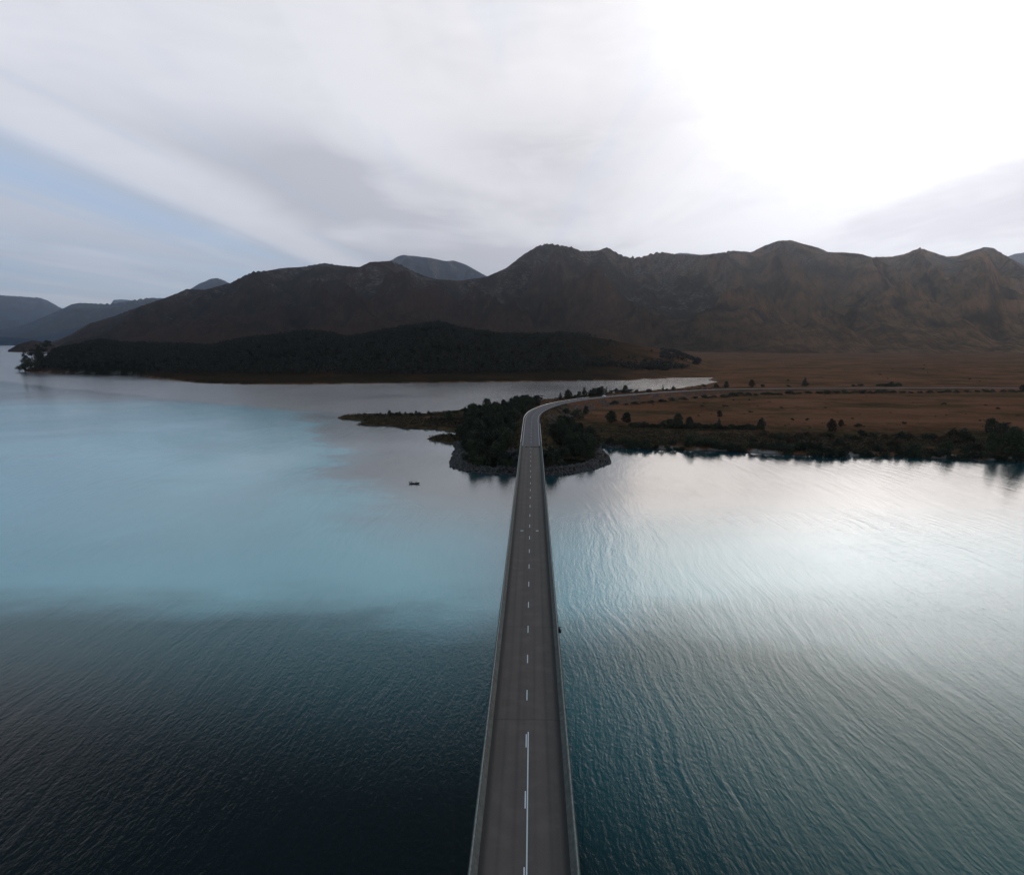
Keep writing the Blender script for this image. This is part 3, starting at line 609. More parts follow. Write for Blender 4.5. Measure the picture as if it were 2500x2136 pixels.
# ------------------------------------------------------------------ guard rails on the causeway
def rpt(s, off):
    x = np.interp(s, arc, road[:, 0]); y = np.interp(s, arc, road[:, 1]); z = np.interp(s, arc, road[:, 2])
    nx = np.interp(s, arc, nor[:, 0]); ny = np.interp(s, arc, nor[:, 1]); return np.array([x + nx * off, y + ny * off, z])
def guard(off, s0, s1, label):
    e = empty('guard_rail', tuple(rpt(s0, off))); base = Vector(e.location)
    rings = []; sg = 1 if off > 0 else -1
    prof = [(0.0, 0.42), (0.05, 0.47), (0.0, 0.55), (0.05, 0.66), (0.0, 0.76), (-0.05, 0.76), (-0.05, 0.42)]
    for s in np.arange(s0, s1, 3.0):
        p = rpt(s, off); n_ = rpt(s, off - sg) - p
        rings.append([tuple(Vector((p[0] + n_[0] * a * 1.6, p[1] + n_[1] * a * 1.6, p[2] + z)) - base) for a, z in prof])
    mb = MB(); mb.loft(rings); mb.build('beam', M_steel, e)
    pm = None
    for s in np.arange(s0, s1 - 2, 4.0):
        p = rpt(s, off + sg * 0.14)
        if pm is None: m2 = MB(); m2.box((0, 0, 0.0), (0.12, 0.15, 1.5)); pm = m2.build('post', M_steel, e); c = pm
        else: c = pm.copy(); COL.objects.link(c); c.parent = e
        c.location = Vector((p[0], p[1], p[2])) - base
    tag(e, label, 'guard rail')
guard(-5.05, 6.5, 330, 'long pale steel guard rail along the bay side of the curving road')
guard(5.05, 6.5, 92, 'short pale steel guard rail on the inside of the road bend')

# ------------------------------------------------------------------ trees
def crown_mesh(name, clumps, leaf_n, leaf_s, material, r):
    """leaf faces spread over and through uneven clumps; clumps = (cx, cy, cz, rx, rz)"""
    vs = []; tot = sum(c[3] ** 2 for c in clumps)
    C = []; 
    for cx, cy_, cz, rx, rz in clumps:
        n = max(12, int(leaf_n * rx ** 2 / tot)); d_ = r.normal(size=(n, 3)); d_ /= np.linalg.norm(d_, axis=1)[:, None]
        d_[:, 2] = np.where(d_[:, 2] < -0.35, -d_[:, 2], d_[:, 2])
        rad = r.uniform(0.62, 1.05, n)[:, None] * (1 + 0.22 * np.sin(d_[:, :1] * 5 + d_[:, 1:2] * 4 + cx * 3))
        C.append(np.array([cx, cy_, cz]) + d_ * rad * np.array([rx, rx, rz]))
    C = np.concatenate(C); n = len(C)
    a = r.normal(size=(n, 3)); a /= np.linalg.norm(a, axis=1)[:, None]; b = np.cross(a, r.normal(size=(n, 3))); b /= np.linalg.norm(b, axis=1)[:, None]
    s = leaf_s * r.uniform(0.6, 1.35, n)[:, None]
    V = np.stack([C - a * s, C - b * s * 0.7, C + a * s, C + b * s * 0.7], 1).reshape(-1, 3)
    F = np.arange(n * 4).reshape(-1, 4); return V, F
def tree_proto(kind, seed):
    r = np.random.default_rng(seed); h = 8.0; cl = []
    if kind == 'round':
        for i in range(22):
            t = i / 21; a = i * 2.4 + r.uniform(-.5, .5); q = r.uniform(0.5, 1.0) * 2.3 * math.sin(math.pi * (0.22 + 0.70 * t)); cl.append((q * math.cos(a), q * math.sin(a), 0.9 + t * 5.6, r.uniform(0.95, 1.5), r.uniform(0.9, 1.3)))
        n, s = 1900, 0.27
    elif kind == 'cone':
        for i in range(14):
            t = i / 13; a = r.uniform(0, 6.28); q = (1 - t) * r.uniform(0.3, 1.5); cl.append((q * math.cos(a), q * math.sin(a), 1.2 + t * 6.1, 0.5 + (1 - t) * 1.1, 0.75 + (1 - t) * 0.4))
        n, s = 1200, 0.23
    elif kind == 'open':
        for _ in range(10):
            a = r.uniform(0, 6.28); q = r.uniform(0.4, 2.1); cl.append((q * math.cos(a), q * math.sin(a), r.uniform(4.2, 7.4), r.uniform(0.55, 0.95), r.uniform(0.4, 0.7)))
        n, s = 800, 0.22
    else:  # bush
        for _ in range(11):
            a = r.uniform(0, 6.28); q = r.uniform(0, 1) ** .5 * 3.0; cl.append((q * math.cos(a), q * math.sin(a), r.uniform(1.2, 4.6) - q * .45, r.uniform(1.2, 2.0), r.uniform(1.1, 1.9)))
        n, s = 1300, 0.30
    V, F = crown_mesh('crown', cl, n, s, M_leaf, r)
    mb = MB(); top = {'round': 5.2, 'cone': 6.8, 'open': 6.2, 'bush': 2.6}[kind]
    mb.tube([(0, 0, -0.5), (0.05, 0.02, top * .35), (0.12, -0.08, top * .7), (0.05, 0.1, top)], [0.22, 0.17, 0.11, 0.04], 7)
    for c_ in cl[:7]:
        zb = min(c_[2] * 0.45, top * .6); mb.tube([(0.06, 0, zb), (c_[0] * .5, c_[1] * .5, (zb + c_[2]) * .55), (c_[0] * .9, c_[1] * .9, c_[2])], [0.09, 0.06, 0.02], 5)
    return V, F, mb
PROTO = {}
def get_proto(kind, var, lm):
    key = (kind, var, lm.name)
    if key not in PROTO:
        V, F, mb = tree_proto(kind, 100 + var * 7 + len(kind)); nm = 'shrub' if kind == 'bush' else 'tree'
        e = empty(nm); c = mesh_np('crown', V, F, lm, e); t = mb.build('trunk', M_bark, e); PROTO[key] = [e, False]
    return PROTO[key]
placed = []
def plant(kind, x, y, h, label, cat, group=None, lm=None, wide=1.0, zoff=0.0, z=None):
    p = get_proto(kind, random.randrange(3), lm or M_leaf)
    if not p[1]: e = p[0]; p[1] = True
    else: e = copy_tree(p[0])
    zz_ = gz(x, y) if z is None else z
    e.location = (x, y, zz_ + zoff - 0.05 * h); s = h / 7.6
    if kind == 'bush': s = h / 5.6
    e.scale = (s * wide, s * wide, s); e.rotation_euler = (0, 0, random.uniform(0, 6.28))
    for k_ in ('group',):
        if k_ in e: del e[k_]
    tag(e, label, cat, group); placed.append((x, y)); return e
def inpoly(P, x, y):
    c = False
    for i in range(len(P)):
        ax, ay = P[i]; bx, by = P[(i + 1) % len(P)]
        if (ay > y) != (by > y) and x < (bx - ax) * (y - ay) / (by - ay) + ax: c = not c
    return c
def scatter(pxpoly, n, mind, zlev=2.0, roadmin=9.0, shore=1.5):
    P = [at(a, b, zlev) for a, b in pxpoly]; xs_ = [p[0] for p in P]; ys_ = [p[1] for p in P]; out_ = []
    cand = np.stack([np.random.default_rng(n).uniform(min(xs_), max(xs_), n * 40), np.random.default_rng(n + 1).uniform(min(ys_), max(ys_), n * 40)], 1)
    sd_ = sdist(cand[:, 0], cand[:, 1]); rd__ = road_dist(cand[:, 0], cand[:, 1])[0]
    q_ = cand - P1; bo = np.abs(q_ @ bnor); bs = q_ @ bdir
    for i, (x, y) in enumerate(cand):
        if len(out_) >= n: break
        if sd_[i] < shore or rd__[i] < roadmin or (bo[i] < 8.5 and bs[i] < 4) or not inpoly(P, x, y): continue
        if any((x - a) ** 2 + (y - b) ** 2 < mind ** 2 for a, b in out_): continue
        out_.append((x, y))
    return out_
# dense wood left of the bridge end
L_wood = [(1117,1092),(1119,1128),(1150,1140),(1200,1143),(1262,1143),(1266,1090),(1272,1040),(1276,1016),(1282,1006),(1300,994),(1322,986),(1300,983),(1220,992),(1180,1000),(1140,1016),(1120,1030),(1114,1062)]
for x, y in scatter(L_wood, 150, 3.0, 2.0, 9.5, 4.0):
    k_ = random.choices(['round', 'bush', 'cone'], [6, 2, 1])[0]
    plant(k_, x, y, random.uniform(6.0, 10.0) * (0.65 if k_ == 'bush' else 1), 'dark tree in the dense wood left of the bridge end', 'tree', 'dense wood left of the bridge end', wide=random.uniform(0.95, 1.25))
# wood right of the bridge end
R_wood = [(1338,1140),(1392,1135),(1428,1130),(1458,1120),(1452,1085),(1440,1060),(1420,1045),(1395,1035),(1368,1032),(1352,1050),(1344,1080)]
for x, y in scatter(R_wood, 64, 3.0, 2.0, 12.0, 4.5):
    k_ = random.choices(['round', 'bush', 'cone'], [5, 3, 1])[0]
    plant(k_, x, y, random.uniform(5.0, 9.0) * (0.65 if k_ == 'bush' else 1), 'dark tree in the thicket right of the bridge end', 'tree', 'thicket right of the bridge end', wide=random.uniform(0.95, 1.25))
def spot(kind, px, py, hpx, label, cat='tree', group=None, lm=None, wide=1.0, zlev=3.0):
    q = at(px, py, zlev); z0 = gz(*q)
    for _ in range(4): q = at(px, py, z0); z0 = gz(*q)
    h = hpx * math.hypot(*q) / FPX
    return plant(kind, float(q[0]), float(q[1]), h, label, cat, group, lm, wide)
# trees and bushes that can be told apart (photo pixel of the foot, height in pixels)
spot('bush', 1352, 1132, 24, 'pale grey green bush at the water side of the right bridge end', 'bush', lm=M_leaf2)
spot('bush', 1372, 1138, 14, 'small dark bush above the boulders right of the bridge', 'bush')
spot('bush', 1242, 1128, 26, 'pale grey green bush against the left parapet at the bridge end', 'bush', lm=M_leaf2)
spot('open', 1318, 990, 28, 'open crowned tree beyond the road bend, set apart from the wood', 'tree')
spot('cone', 1314, 990, 18, 'low narrow tree beside the open crowned one at the road bend', 'tree')
spot('cone', 1368, 977, 20, 'slender dark tree beyond the guard rail, first along the bay', 'tree')
spot('round', 1386, 975, 25, 'largest dark tree beyond the guard rail by the bay', 'tree', wide=1.1)
ORD = 'first second third fourth fifth sixth seventh eighth ninth tenth eleventh twelfth thirteenth fourteenth fifteenth'.split()
for i, (a, b, c_, k_, w_) in enumerate([(1402,974,13,'bush',1.0),(1414,972,18,'round',1.0),(1427,970,25,'cone',1.2),(1441,968,16,'bush',1.1),(1450,967,21,'round',1.1),(1460,967,22,'round',1.0),(1468,966,24,'round',1.1),(1480,963,19,'cone',.7),(1492,961,10,'bush',1.2),(1505,960,13,'round',1.3),(1516,959,10,'bush',1.2),(1526,959,20,'round',1.0),(1537,958,10,'bush',1.3)]):
    spot(k_, a, b, c_, ORD[i] + ' tree from the left in the row beyond the road, behind the car', 'tree', 'row of trees beyond the car', wide=w_)
spot('cone', 1618, 954, 15, 'pointed dark tree between the far road and the silver inlet', wide=0.9)
spot('round', 1644, 953, 11, 'rounded small tree right of the pointed one by the silver inlet', wide=1.1)
spot('bush', 1553, 958, 9, 'low bush by the road left of the silver inlet', 'bush')
spot('bush', 1584, 957, 8, 'flat wide bush on the far roadside in front of the silver inlet', 'bush', wide=1.4)
spot('bush', 1626, 954, 7, 'tiny bush between the pointed and rounded small trees', 'bush')
spot('bush', 1719, 944, 8, 'small bush on the point at the end of the silver inlet', 'bush')
spot('bush', 1747, 947, 11, 'dark bush at the right end of the silver inlet', 'bush')
spot('round', 1773, 947, 16, 'rounded dark tree by the far road just right of the inlet', wide=1.1)
spot('round', 1835, 945, 19, 'brownish tree beyond the far road, left of the tall triangular one', lm=M_scrub, wide=1.1)
spot('bush', 1861, 945, 8, 'low bush beyond the far road beside the brownish tree', 'bush')
spot('cone', 1965, 944, 22, 'tall triangular tree standing beyond the far road', wide=1.4)
spot('bush', 1926, 945, 6, 'flat bush left of the triangular tree beyond the far road', 'bush', wide=1.4)
for i, (a, b, c_) in enumerate([(2085,944,6),(2100,943,7),(2146,943,7),(2162,943,9),(2178,943,10),(2192,943,8)]):
    spot('bush', a, b, c_, ORD[i] + ' bush from the left in the low clump beyond the far road', 'bush', 'clump beyond the far road', wide=1.4)
spot('round', 2496, 953, 12, 'dark bush on the far roadside at the right edge of the photo', 'bush', wide=1.3)
spot('round', 1493, 1033, 33, 'left of two round dark trees standing on the flat right of the wood', wide=1.1)
spot('round', 1530, 1033, 29, 'right of two round dark trees standing on the flat', wide=1.15)
spot('round', 1430, 1012, 22, 'dark tree rising behind the thicket beside the stony slope', wide=1.0)
spot('bush', 1384, 1008, 14, 'dark bush on the stony slope inside the road bend', 'bush')
spot('bush', 1412, 1022, 24, 'broad dark bush under the stony slope', 'bush', wide=1.1)
spot('round', 1655, 1040, 33, 'tallest tree of the clump on the middle of the near plain', lm=M_leaf)
spot('bush', 1630, 1038, 20, 'spreading bush left of the tallest tree of the middle clump', 'bush', wide=1.2)
spot('round', 1683, 1042, 26, 'dark round tree at the right of the middle clump')
spot('cone', 1755, 1047, 25, 'pointed tree in the dark hedge on the near plain', wide=1.2)
spot('round', 1858, 1050, 30, 'dark egg shaped tree at the right end of the hedge', wide=0.85)
spot('round', 1757, 1018, 17, 'solitary brown bush out on the heath', 'bush', lm=M_scrub, wide=1.0)
spot('round', 2031, 1055, 32, 'tall brown green tree rising from the scrub near the shore', lm=M_scrub, wide=0.9)
spot('round', 2053, 1042, 18, 'rounded brown tree behind the scrub near the shore', lm=M_scrub)
spot('bush', 1935, 1026, 6, 'left of two small dark bushes alone on the heath', 'bush')
spot('bush', 1971, 1026, 6, 'right of two small dark bushes alone on the heath', 'bush')
spot('bush', 2208, 1035, 7, 'small round bush alone on the open heath at right', 'bush')
spot('bush', 2096, 1042, 10, 'low brown bush behind the shore scrub, right of centre', 'bush', lm=M_scrub, wide=1.3)
spot('round', 2352, 1078, 30, 'dark domed tree back from the right shore', wide=1.1)
spot('bush', 2328, 1076, 26, 'light brown green bush behind the dark domed tree', 'bush', lm=M_scrub)
spot('bush', 2308, 1106, 28, 'round dark bush on the right shore by the pale beach', 'bush', wide=0.95)
spot('bush', 2225, 1102, 24, 'wide dark bush on the right shore left of the round one', 'bush', wide=1.2)
spot('round', 2422, 1108, 48, 'light crowned round tree at the right shore', lm=M_leaf2, wide=0.8)
spot('round', 2418, 1062, 38, 'tall dark tree behind the light crowned one at right', wide=0.95)
spot('round', 2447, 1065, 30, 'broad dark tree at the back of the right shore thicket', wide=1.4)
spot('round', 2475, 1112, 62, 'large spreading tree at the right edge of the shore', lm=M_leaf2, wide=1.05)
spot('round', 2496, 1105, 45, 'dark tree cut by the right edge of the photo', wide=1.2)
# hedge on the plain
hedge = [(a, 1042 + (a - 1560) * 0.025, c_) for a, c_ in zip(range(1548, 1850, 11), np.random.default_rng(5).uniform(9, 16, 40))]
for a, b, c_ in hedge:
    spot('bush', a + random.uniform(-3, 3), b + random.uniform(-1, 2), c_, 'dark bush in the ragged hedge across the near plain', 'bush', 'hedge across the near plain', wide=1.2)
# shore thicket
def shore_y(px): return float(np.interp(px, [1459,1544,1648,1820,1921,2023,2120,2181,2283,2384,2500], [1090,1093,1096,1101,1107,1112,1111,1112,1117,1120,1126]))
rs = np.random.default_rng(11)
a = 1490.0
while a < 2505:
    big_ = 1.15 if 1530 < a < 1600 or 1680 < a < 1880 or 1890 < a < 2060 else 0.85
    spot('bush' if rs.random() < .7 else 'round', a, shore_y(a) - 5 - rs.uniform(0, 5), rs.uniform(13, 24) * big_, 'dark bush in the thicket along the right shore', 'bush', 'thicket along the right shore', wide=rs.uniform(1.0, 1.35))
    a += rs.uniform(9, 17)
a = 1840.0
while a < 2400:
    spot('bush', a, shore_y(a) - 18 - rs.uniform(0, 28), rs.uniform(10, 19), 'brownish bush in the scrub belt behind the right shore', 'bush', 'scrub belt behind the right shore', lm=M_scrub if rs.random() < .6 else M_leaf, wide=rs.uniform(1.0, 1.4))
    a += rs.uniform(12, 26)
for i in range(34):
    a = rs.uniform(1700, 2495); b = rs.uniform(972, 1050) if i < 22 else rs.uniform(885, 938)
    spot('bush', a, b, rs.uniform(2.5, 5) * (1 if i < 22 else 0.6), 'tiny dark shrub dotted on the open heath', 'bush', 'tiny shrubs on the open heath', lm=M_scrub if i % 3 else M_leaf, wide=rs.uniform(1.2, 2.4))
# spit on the left
for i, (a, b, c_) in enumerate([(870,1016,4),(884,1016,5),(918,1014.5,8),(926,1014.5,5),(939,1015,6),(951,1015,14),(959,1014.5,7),(968,1014.5,9),(976,1014.5,11),(990,1014.5,10),(1004,1014.5,9),(1016,1014,12),(1024,1014,9),(1046,1013,11),(1054,1013,7)]):
    spot('bush' if c_ < 10 else 'round', a, b, c_, ORD[i] + ' bush from the tip of the low spit left of the wood', 'bush', 'bushes on the low spit')
spot('round', 1096, 1028, 27, 'biggest round tree at the root of the low spit', wide=1.1)
for i, (a, b, c_) in enumerate([(1128,1003,7),(1136,1002,9),(1145,1001,14),(1152,1000,16),(1160,999,14),(1107,1008,6),(1114,1007,7)]):
    spot('bush' if c_ < 10 else 'round', a, b, c_, 'small tree on the bay shore behind the spit, ' + ['third', 'fourth', 'fifth', 'sixth', 'last', 'first', 'second'][i] + ' from the left', 'tree', 'trees on the bay shore behind the spit')
# roadside bank of shrubs in front of the far road
a = 1500.0
while a < 2500:
    yb = float(np.interp(a, [1480,1540,1600,1700,1850,2000,2500], [988,990,984,974,966,962,958]))
    spot('bush', a, yb - rs.uniform(0, 2), rs.uniform(6, 11) * (1.0 if a < 2200 else 0.7), 'dark shrub in the bank below the far road', 'bush', 'shrub bank below the far road', wide=rs.uniform(1.5, 2.2))
    a += rs.uniform(16, 30)
# tall trees at the tip of the wooded hill, far left
for a, b, c_, k_ in [(63,905,42,'cone'),(74,906,26,'bush'),(88,904,44,'open'),(100,903,30,'round')]:
    q = at(a, b, 1.0)
    plant(k_, float(q[0]), float(q[1]), c_ * math.hypot(*q) / FPX, {63: 'lone thin tree at the very tip of the wooded point, far left', 74: 'low bushy tree second from the tip of the wooded point', 88: 'tall open crowned tree near the tip of the wooded point', 100: 'rounded tree at the foot of the wooded point'}[a], 'tree', z=max(gz(*q), 0.3))
for i, (a, b, c_, k_) in enumerate([(104,896,42,'open'),(118,892,36,'open'),(131,885,30,'open')]):
    q = at(a, b, 6.0); plant(k_, float(q[0]), float(q[1]), c_ * math.hypot(*q) / FPX, ['left', 'middle', 'right'][i] + ' one of three tall open trees on the ridge of the wooded point', 'tree', 'tall trees on the wooded point')

# forest mass on the far hill
def woods():
    r = np.random.default_rng(3); N = 30000
    Yw = r.uniform(1010, 1950, N); Aw = r.uniform(-0.69, 0.26, N); Xw = Aw * Yw
    Hh = ground_h(Xw[None], Yw[None])[0]; sd_ = sdist(Xw, Yw); hh = hill_h(Xw[None], Yw[None], None)[0]
    bare = sstep(Aw, 0.045, 0.13) * sstep(fbm(Xw * .006, Yw * .006, 3) + 0.25 * (Aw < .2), -0.35, 0.15)
    keep = (sd_ > 12) & (hh > 5) & (r.random(N) > bare * 1.05) & (Yw < 1720)
    keep &= ~((Hh < 6) & (Aw > -0.48) & (r.random(N) < 0.85))
    X, Y, Z = Xw[keep][:7500], Yw[keep][:7500], Hh[keep][:7500]; n = len(X)
    th = r.uniform(5, 9.5, n); m = 26
    d_ = r.normal(size=(n, m, 3)); d_ /= np.linalg.norm(d_, axis=2)[..., None]; rad = r.uniform(0.6, 1.05, (n, m, 1))
    C = np.stack([X, Y, Z + th * 0.55], -1)[:, None, :] + d_ * rad * np.stack([th * .5, th * .5, th * .48], -1)[:, None, :]
    C = C.reshape(-1, 3); k = len(C); a_ = r.normal(size=(k, 3)); a_ /= np.linalg.norm(a_, axis=1)[:, None]; b_ = np.cross(a_, r.normal(size=(k, 3))); b_ /= np.linalg.norm(b_, axis=1)[:, None]
    s_ = r.uniform(0.8, 1.7, k)[:, None]
    V = np.stack([C - a_ * s_, C - b_ * s_ * .75, C + a_ * s_, C + b_ * s_ * .75], 1).reshape(-1, 3)
    o = mesh_np('woods', V, np.arange(k * 4).reshape(-1, 4), M_far); tag(o, 'dark forest covering the hill across the bay', 'forest', kind='stuff')
woods()

# low undergrowth: heath tussocks on the near land
def tufts():
    r = np.random.default_rng(9); N = 60000
    Yw = 1 / r.uniform(1 / 900, 1 / 345, N); Aw = r.uniform(-0.28, 0.75, N); Xw = Aw * Yw
    sd_ = sdist(Xw, Yw); rd__ = road_dist(Xw, Yw)[0]; dens = fbm(Xw * .02, Yw * .02, 3)
    p_ = np.where(sd_ < 75, 0.75, 0.012) * (dens > -0.25) + 0.0
    keep = (sd_ > 1.5) & (rd__ > 6.3) & (r.random(N) < p_)
    q_ = np.stack([Xw, Yw], -1) - P1; keep &= ~((np.abs(q_ @ bnor) < 7) & (q_ @ bdir < 3))
    X, Y = Xw[keep][:16000], Yw[keep][:16000]; Z = ground_h(X[None], Y[None])[0]; n = len(X); m = 7
    sc = r.uniform(0.35, 1.1, n) * np.where(sdist(X, Y) < 60, 1.15, 0.8)
    C = np.stack([X, Y, Z], -1)[:, None, :] + r.normal(size=(n, m, 3)) * np.stack([sc * .7, sc * .7, sc * .22], -1)[:, None, :] + np.stack([sc * 0, sc * 0, sc * .35], -1)[:, None, :]
    C = C.reshape(-1, 3); k = len(C); a_ = r.normal(size=(k, 3)); a_ /= np.linalg.norm(a_, axis=1)[:, None]; b_ = np.cross(a_, r.normal(size=(k, 3))); b_ /= np.linalg.norm(b_, axis=1)[:, None]
    s_ = (np.repeat(sc, m) * r.uniform(0.3, 0.6, k))[:, None]
    V = np.stack([C - a_ * s_, C - b_ * s_ * .75, C + a_ * s_, C + b_ * s_ * .75], 1).reshape(-1, 3)
    o = mesh_np('undergrowth', V, np.arange(k * 4).reshape(-1, 4), M_scrub); tag(o, 'low brown heath tussocks over the peninsula and plain', 'undergrowth', kind='stuff')
tufts()

# rip-rap round the bridge end
def rubble():
    r = np.random.default_rng(4); N = 60000
    X = r.uniform(-50, 62, N); Y = r.uniform(308, 412, N); sd_ = sdist(X, Y); q_ = np.stack([X, Y], -1) - P1
    keep = (sd_ > -1.6) & ((sd_ < 6.0 + 2 * fbm(X * .1, Y * .1, 2)) | ((np.abs(q_ @ bnor) < 15) & (q_ @ bdir < 2) & (q_ @ bdir > -32))) & ~((np.abs(q_ @ bnor) < 7.5) & (q_ @ bdir > -4)); X, Y = X[keep][:7000], Y[keep][:7000]
    Z = ground_h(X[None], Y[None])[0]; n = len(X)
    ph = (1 + 5 ** .5) / 2
    ico = np.array([(-1, ph, 0), (1, ph, 0), (-1, -ph, 0), (1, -ph, 0), (0, -1, ph), (0, 1, ph), (0, -1, -ph), (0, 1, -ph), (ph, 0, -1), (ph, 0, 1), (-ph, 0, -1), (-ph, 0, 1)]) / 1.9
    fc = np.array([(0,11,5),(0,5,1),(0,1,7),(0,7,10),(0,10,11),(1,5,9),(5,11,4),(11,10,2),(10,7,6),(7,1,8),(3,9,4),(3,4,2),(3,2,6),(3,6,8),(3,8,9),(4,9,5),(2,4,11),(6,2,10),(8,6,7),(9,8,1)])
    sc = r.uniform(0.22, 0.75, n) ** 1.2
    V = ico[None] * sc[:, None, None] * r.uniform(0.65, 1.35, (n, 1, 3)) * r.uniform(0.8, 1.2, (n, 12, 1)) + np.stack([X, Y, np.maximum(Z, -0.1) + sc * .25], -1)[:, None]
    F = (fc[None] + 12 * np.arange(n)[:, None, None]).reshape(-1, 3)
    o = mesh_np('rubble', V.reshape(-1, 3), F, M_rock); tag(o, 'grey boulders banked round the foot of the bridge end', 'boulders', kind='stuff')
rubble()

# ------------------------------------------------------------------ car
def mk_car():
    q = at(1484, 968.5, 6.2); i = int(np.argmin(np.hypot(road[:, 0] - q[0], road[:, 1] - q[1]))); p = rpt(arc[i], -1.9)
    e = empty('car', tuple(p), math.atan2(tan[i][1], tan[i][0])); e.scale = (1.12, 1.12, 1.12)
    tag(e, 'white hatchback car driving along the causeway road', 'car')
    W = plain_mat('white_car_paint', (0.90, 0.90, 0.89), 0.35, 0, 0.02, 1.0, 0.7); GL = plain_mat('car_glass', (0.03, 0.035, 0.04), 0.1, 0, 0.1, 1, 0.6); T = plain_mat('tyre_rubber', (0.02, 0.02, 0.02), 0.9)
    def ring(x, w, z0, z1, k=0.12): return [(x, -w + k, z0), (x, w - k, z0), (x, w, z0 + k), (x, w, z1 - k), (x, w - k, z1), (x, -w + k, z1), (x, -w, z1 - k), (x, -w, z0 + k)]
    mb = MB(); mb.loft([ring(-2.2, .72, .42, .78), ring(-2.1, .84, .28, .92), ring(-1.0, .88, .24, .98), ring(0.7, .88, .24, .96), ring(1.6, .86, .26, .84), ring(2.15, .80, .30, .72), ring(2.25, .68, .40, .62)])
    mb.build('body', W, e)
    mb = MB(); mb.loft([[(-1.95, -.70, .9), (-1.95, .70, .9), (0.95, .72, .9), (0.95, -.72, .9)], [(-1.45, -.60, 1.40), (-1.45, .60, 1.40), (0.15, .60, 1.40), (0.15, -.60, 1.40)]]); cb = mb.build('windows', GL, e)
    mb = MB(); mb.box((-0.60, 0, 1.435), (1.95, 1.34, 0.09), 0, 0.90); mb.build('roof', W, e)
    w0 = None
    for x in (-1.35, 1.35):
        for y in (-.80, .80):
            if w0 is None: m2 = MB(); m2.tube([(0, -.10, 0), (0, .10, 0)], 0.32, 14); w0 = m2.build('wheel', T, e); c = w0
            else: c = w0.copy(); COL.objects.link(c); c.parent = e
            c.location = (x, y, .33)
mk_car()

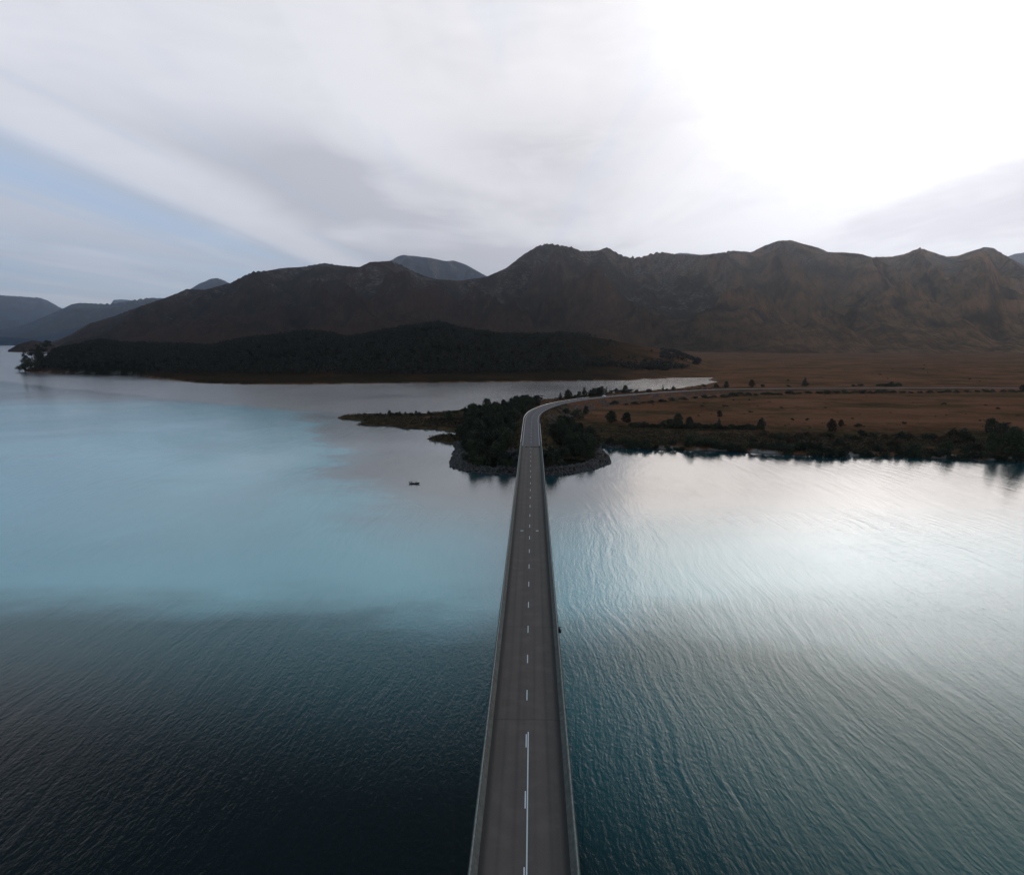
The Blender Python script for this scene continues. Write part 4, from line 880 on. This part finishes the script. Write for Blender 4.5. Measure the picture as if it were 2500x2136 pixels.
# ------------------------------------------------------------------ boat with two people
def mk_boat():
    q = at(1012, 1181, 0.0); L = 4.0
    e = empty('dinghy', (float(q[0]), float(q[1]), 0.0), R(-6)); tag(e, 'small dark open motor dinghy drifting on the lake left of the bridge', 'boat')
    Hm = plain_mat('dark_hull_paint', (0.025, 0.03, 0.035), 0.5); In = plain_mat('tan_boards', (0.50, 0.34, 0.28), 0.8)
    def sec(x, w, zk, zt): return [(x, -w, zt), (x, -w * .85, zk + .18), (x, 0, zk), (x, w * .85, zk + .18), (x, w, zt), (x, w - .06, zt), (x, w * .72, zk + .28), (x, 0, zk + .22), (x, -w * .72, zk + .28), (x, -w + .06, zt)]
    mb = MB(); mb.loft([sec(-2.0, .74, -.14, .34), sec(-1.0, .84, -.16, .35), sec(0.2, .84, -.16, .38), sec(1.1, .66, -.12, .44), sec(1.75, .32, .02, .54), sec(2.1, .08, .28, .62)]); mb.build('hull', Hm, e)
    for x, w in ((-1.35, 1.3), (-.1, 1.36), (.95, 1.0)): m2 = MB(); m2.box((x, 0, .34), (.28, w, .05)); m2.build('seat', In, e)
    m2 = MB(); m2.loft([[(-1.8, -.66, .20), (-1.8, .66, .20), (1.3, .50, .22), (1.3, -.50, .22)], [(-1.8, -.66, .25), (-1.8, .66, .25), (1.3, .50, .27), (1.3, -.50, .27)]]); m2.build('floor_boards', In, e)
    m2 = MB(); m2.box((-2.18, 0, .72), (.34, .28, .42), 0, .75); m2.box((-2.12, 0, .1), (.14, .12, .9)); m2.tube([(-2.0, 0, .78), (-1.5, .1, .80)], .03, 6); m2.build('outboard_motor', Hm, e)
    base = Vector(e.location)
    skin = plain_mat('skin', (0.42, 0.27, 0.20), 0.6)
    def person(lx, face, jacket, label):
        rz = R(-6); wx = base.x + lx * math.cos(rz); wy = base.y + lx * math.sin(rz)
        pe = empty('person', (wx, wy, 0.365), rz + (0 if face > 0 else math.pi)); tag(pe, label, 'person', 'anglers in the dinghy')
        V = {'pel': (0, 0, .12), 'ab': (.02, 0, .32), 'ch': (.03, 0, .52), 'nk': (.03, 0, .66), 'hd': (.05, 0, .74), 'ht': (.05, 0, .90)}
        names = list(V); vs = list(V.values()); ed = [(0, 1), (1, 2), (2, 3), (3, 4), (4, 5)]; rad = [.16, .15, .17, .06, .095, .085]
        for sg in (-1, 1):
            k = len(vs); vs += [(.02, sg * .20, .58), (.10, sg * .26, .34), (.34, sg * .16, .30), (.42, sg * .12, .31)]; ed += [(2, k), (k, k + 1), (k + 1, k + 2), (k + 2, k + 3)]; rad += [.075, .055, .04, .04]
            k = len(vs); vs += [(.05, sg * .11, .10), (.46, sg * .14, .14), (.50, sg * .14, -.12), (.62, sg * .14, -.16)]; ed += [(0, k), (k, k + 1), (k + 1, k + 2), (k + 2, k + 3)]; rad += [.10, .075, .055, .045]
        me = bpy.data.meshes.new('body'); me.from_pydata(vs, ed, []); me.materials.append(jacket); b = bpy.data.objects.new('body', me); COL.objects.link(b); b.parent = pe
        md = b.modifiers.new('skin', 'SKIN'); 
        for i, r_ in enumerate(rad): me.skin_vertices[0].data[i].radius = (r_, r_)
        me.skin_vertices[0].data[0].use_root = True
        sb = b.modifiers.new('sub', 'SUBSURF'); sb.levels = 1; sb.render_levels = 2
        m3 = MB(); rings = []
        for i in range(7):
            t = math.pi * i / 6; rings.append([(.065 + .11 * math.sin(t) * math.cos(a_), .088 * math.sin(t) * math.sin(a_), .83 + .125 * -math.cos(t)) for a_ in np.linspace(0, 2 * math.pi, 11)[:-1]])
        m3.loft(rings); m3.build('face', skin, pe, True)
        m3 = MB(); m3.loft([[(.04 + .125 * r_ * math.cos(a_), .105 * r_ * math.sin(a_), z) for a_ in np.linspace(0, 2 * math.pi, 13)[:-1]] for z, r_ in ((.86, 1.35), (.875, 1.0), (.96, .85), (.99, .4))]); m3.build('hat', jacket, pe, True)
        m3 = MB(); m3.tube([(.42, .1, .31), (1.3, .5, 1.1), (1.9, .8, 1.5)], [.02, .014, .008], 5); rod = m3.build('fishing_rod', Hm, None); rod.location = pe.location; rod.rotation_euler = pe.rotation_euler
        tag(rod, 'thin fishing rod held by ' + ('the dark figure at the stern' if lx < 0 else 'the figure in a brown jacket at the bow'), 'fishing rod')
    person(-1.35, 1, plain_mat('dark_jacket', (0.03, 0.035, 0.045), .8), 'person in dark jacket sitting at the stern by the motor')
    person(.95, -1, plain_mat('brown_jacket', (0.17, 0.10, 0.09), .8), 'person in brown jacket sitting near the bow of the dinghy')
mk_boat()

# guide posts by the far road
gp = None
for i, (a, b) in enumerate([(1490, 973), (1507, 972)]):
    q = at(a, b, 5.0); z0 = gz(*q)
    mb = MB(); mb.box((0, 0, 0.6), (0.16, 0.10, 1.5)); mb.box((0, 0, 1.38), (0.20, 0.14, 0.12)); o = mb.build('guide_post', M_bark); o.location = (float(q[0]), float(q[1]), z0)
    tag(o, ['dark post on the near roadside, nearer the white car', 'dark post on the near roadside, farther right from the white car'][i], 'post')

# ------------------------------------------------------------------ air
def haze():
    m = bpy.data.materials.new('air_haze'); m.use_nodes = True; t = G(m.node_tree); t.n.clear()
    o = t.new('ShaderNodeOutputMaterial'); p = t.new('ShaderNodeVolumePrincipled'); t.l.new(p.outputs[0], o.inputs['Volume'])
    p.inputs['Color'].default_value = (0.72, 0.82, 1.0, 1); p.inputs['Density'].default_value = 2.9e-5; p.inputs['Anisotropy'].default_value = 0.84
    mb = MB(); mb.box((0, 14500, 1500), (69000, 36500, 3010)); h = mb.build('haze', m); tag(h, 'thin bluish air haze over the lake and mountains', 'haze', kind='stuff')
haze()
for k_, (e, used) in PROTO.items():
    if not used:
        for c in list(e.children): bpy.data.objects.remove(c)
        bpy.data.objects.remove(e)
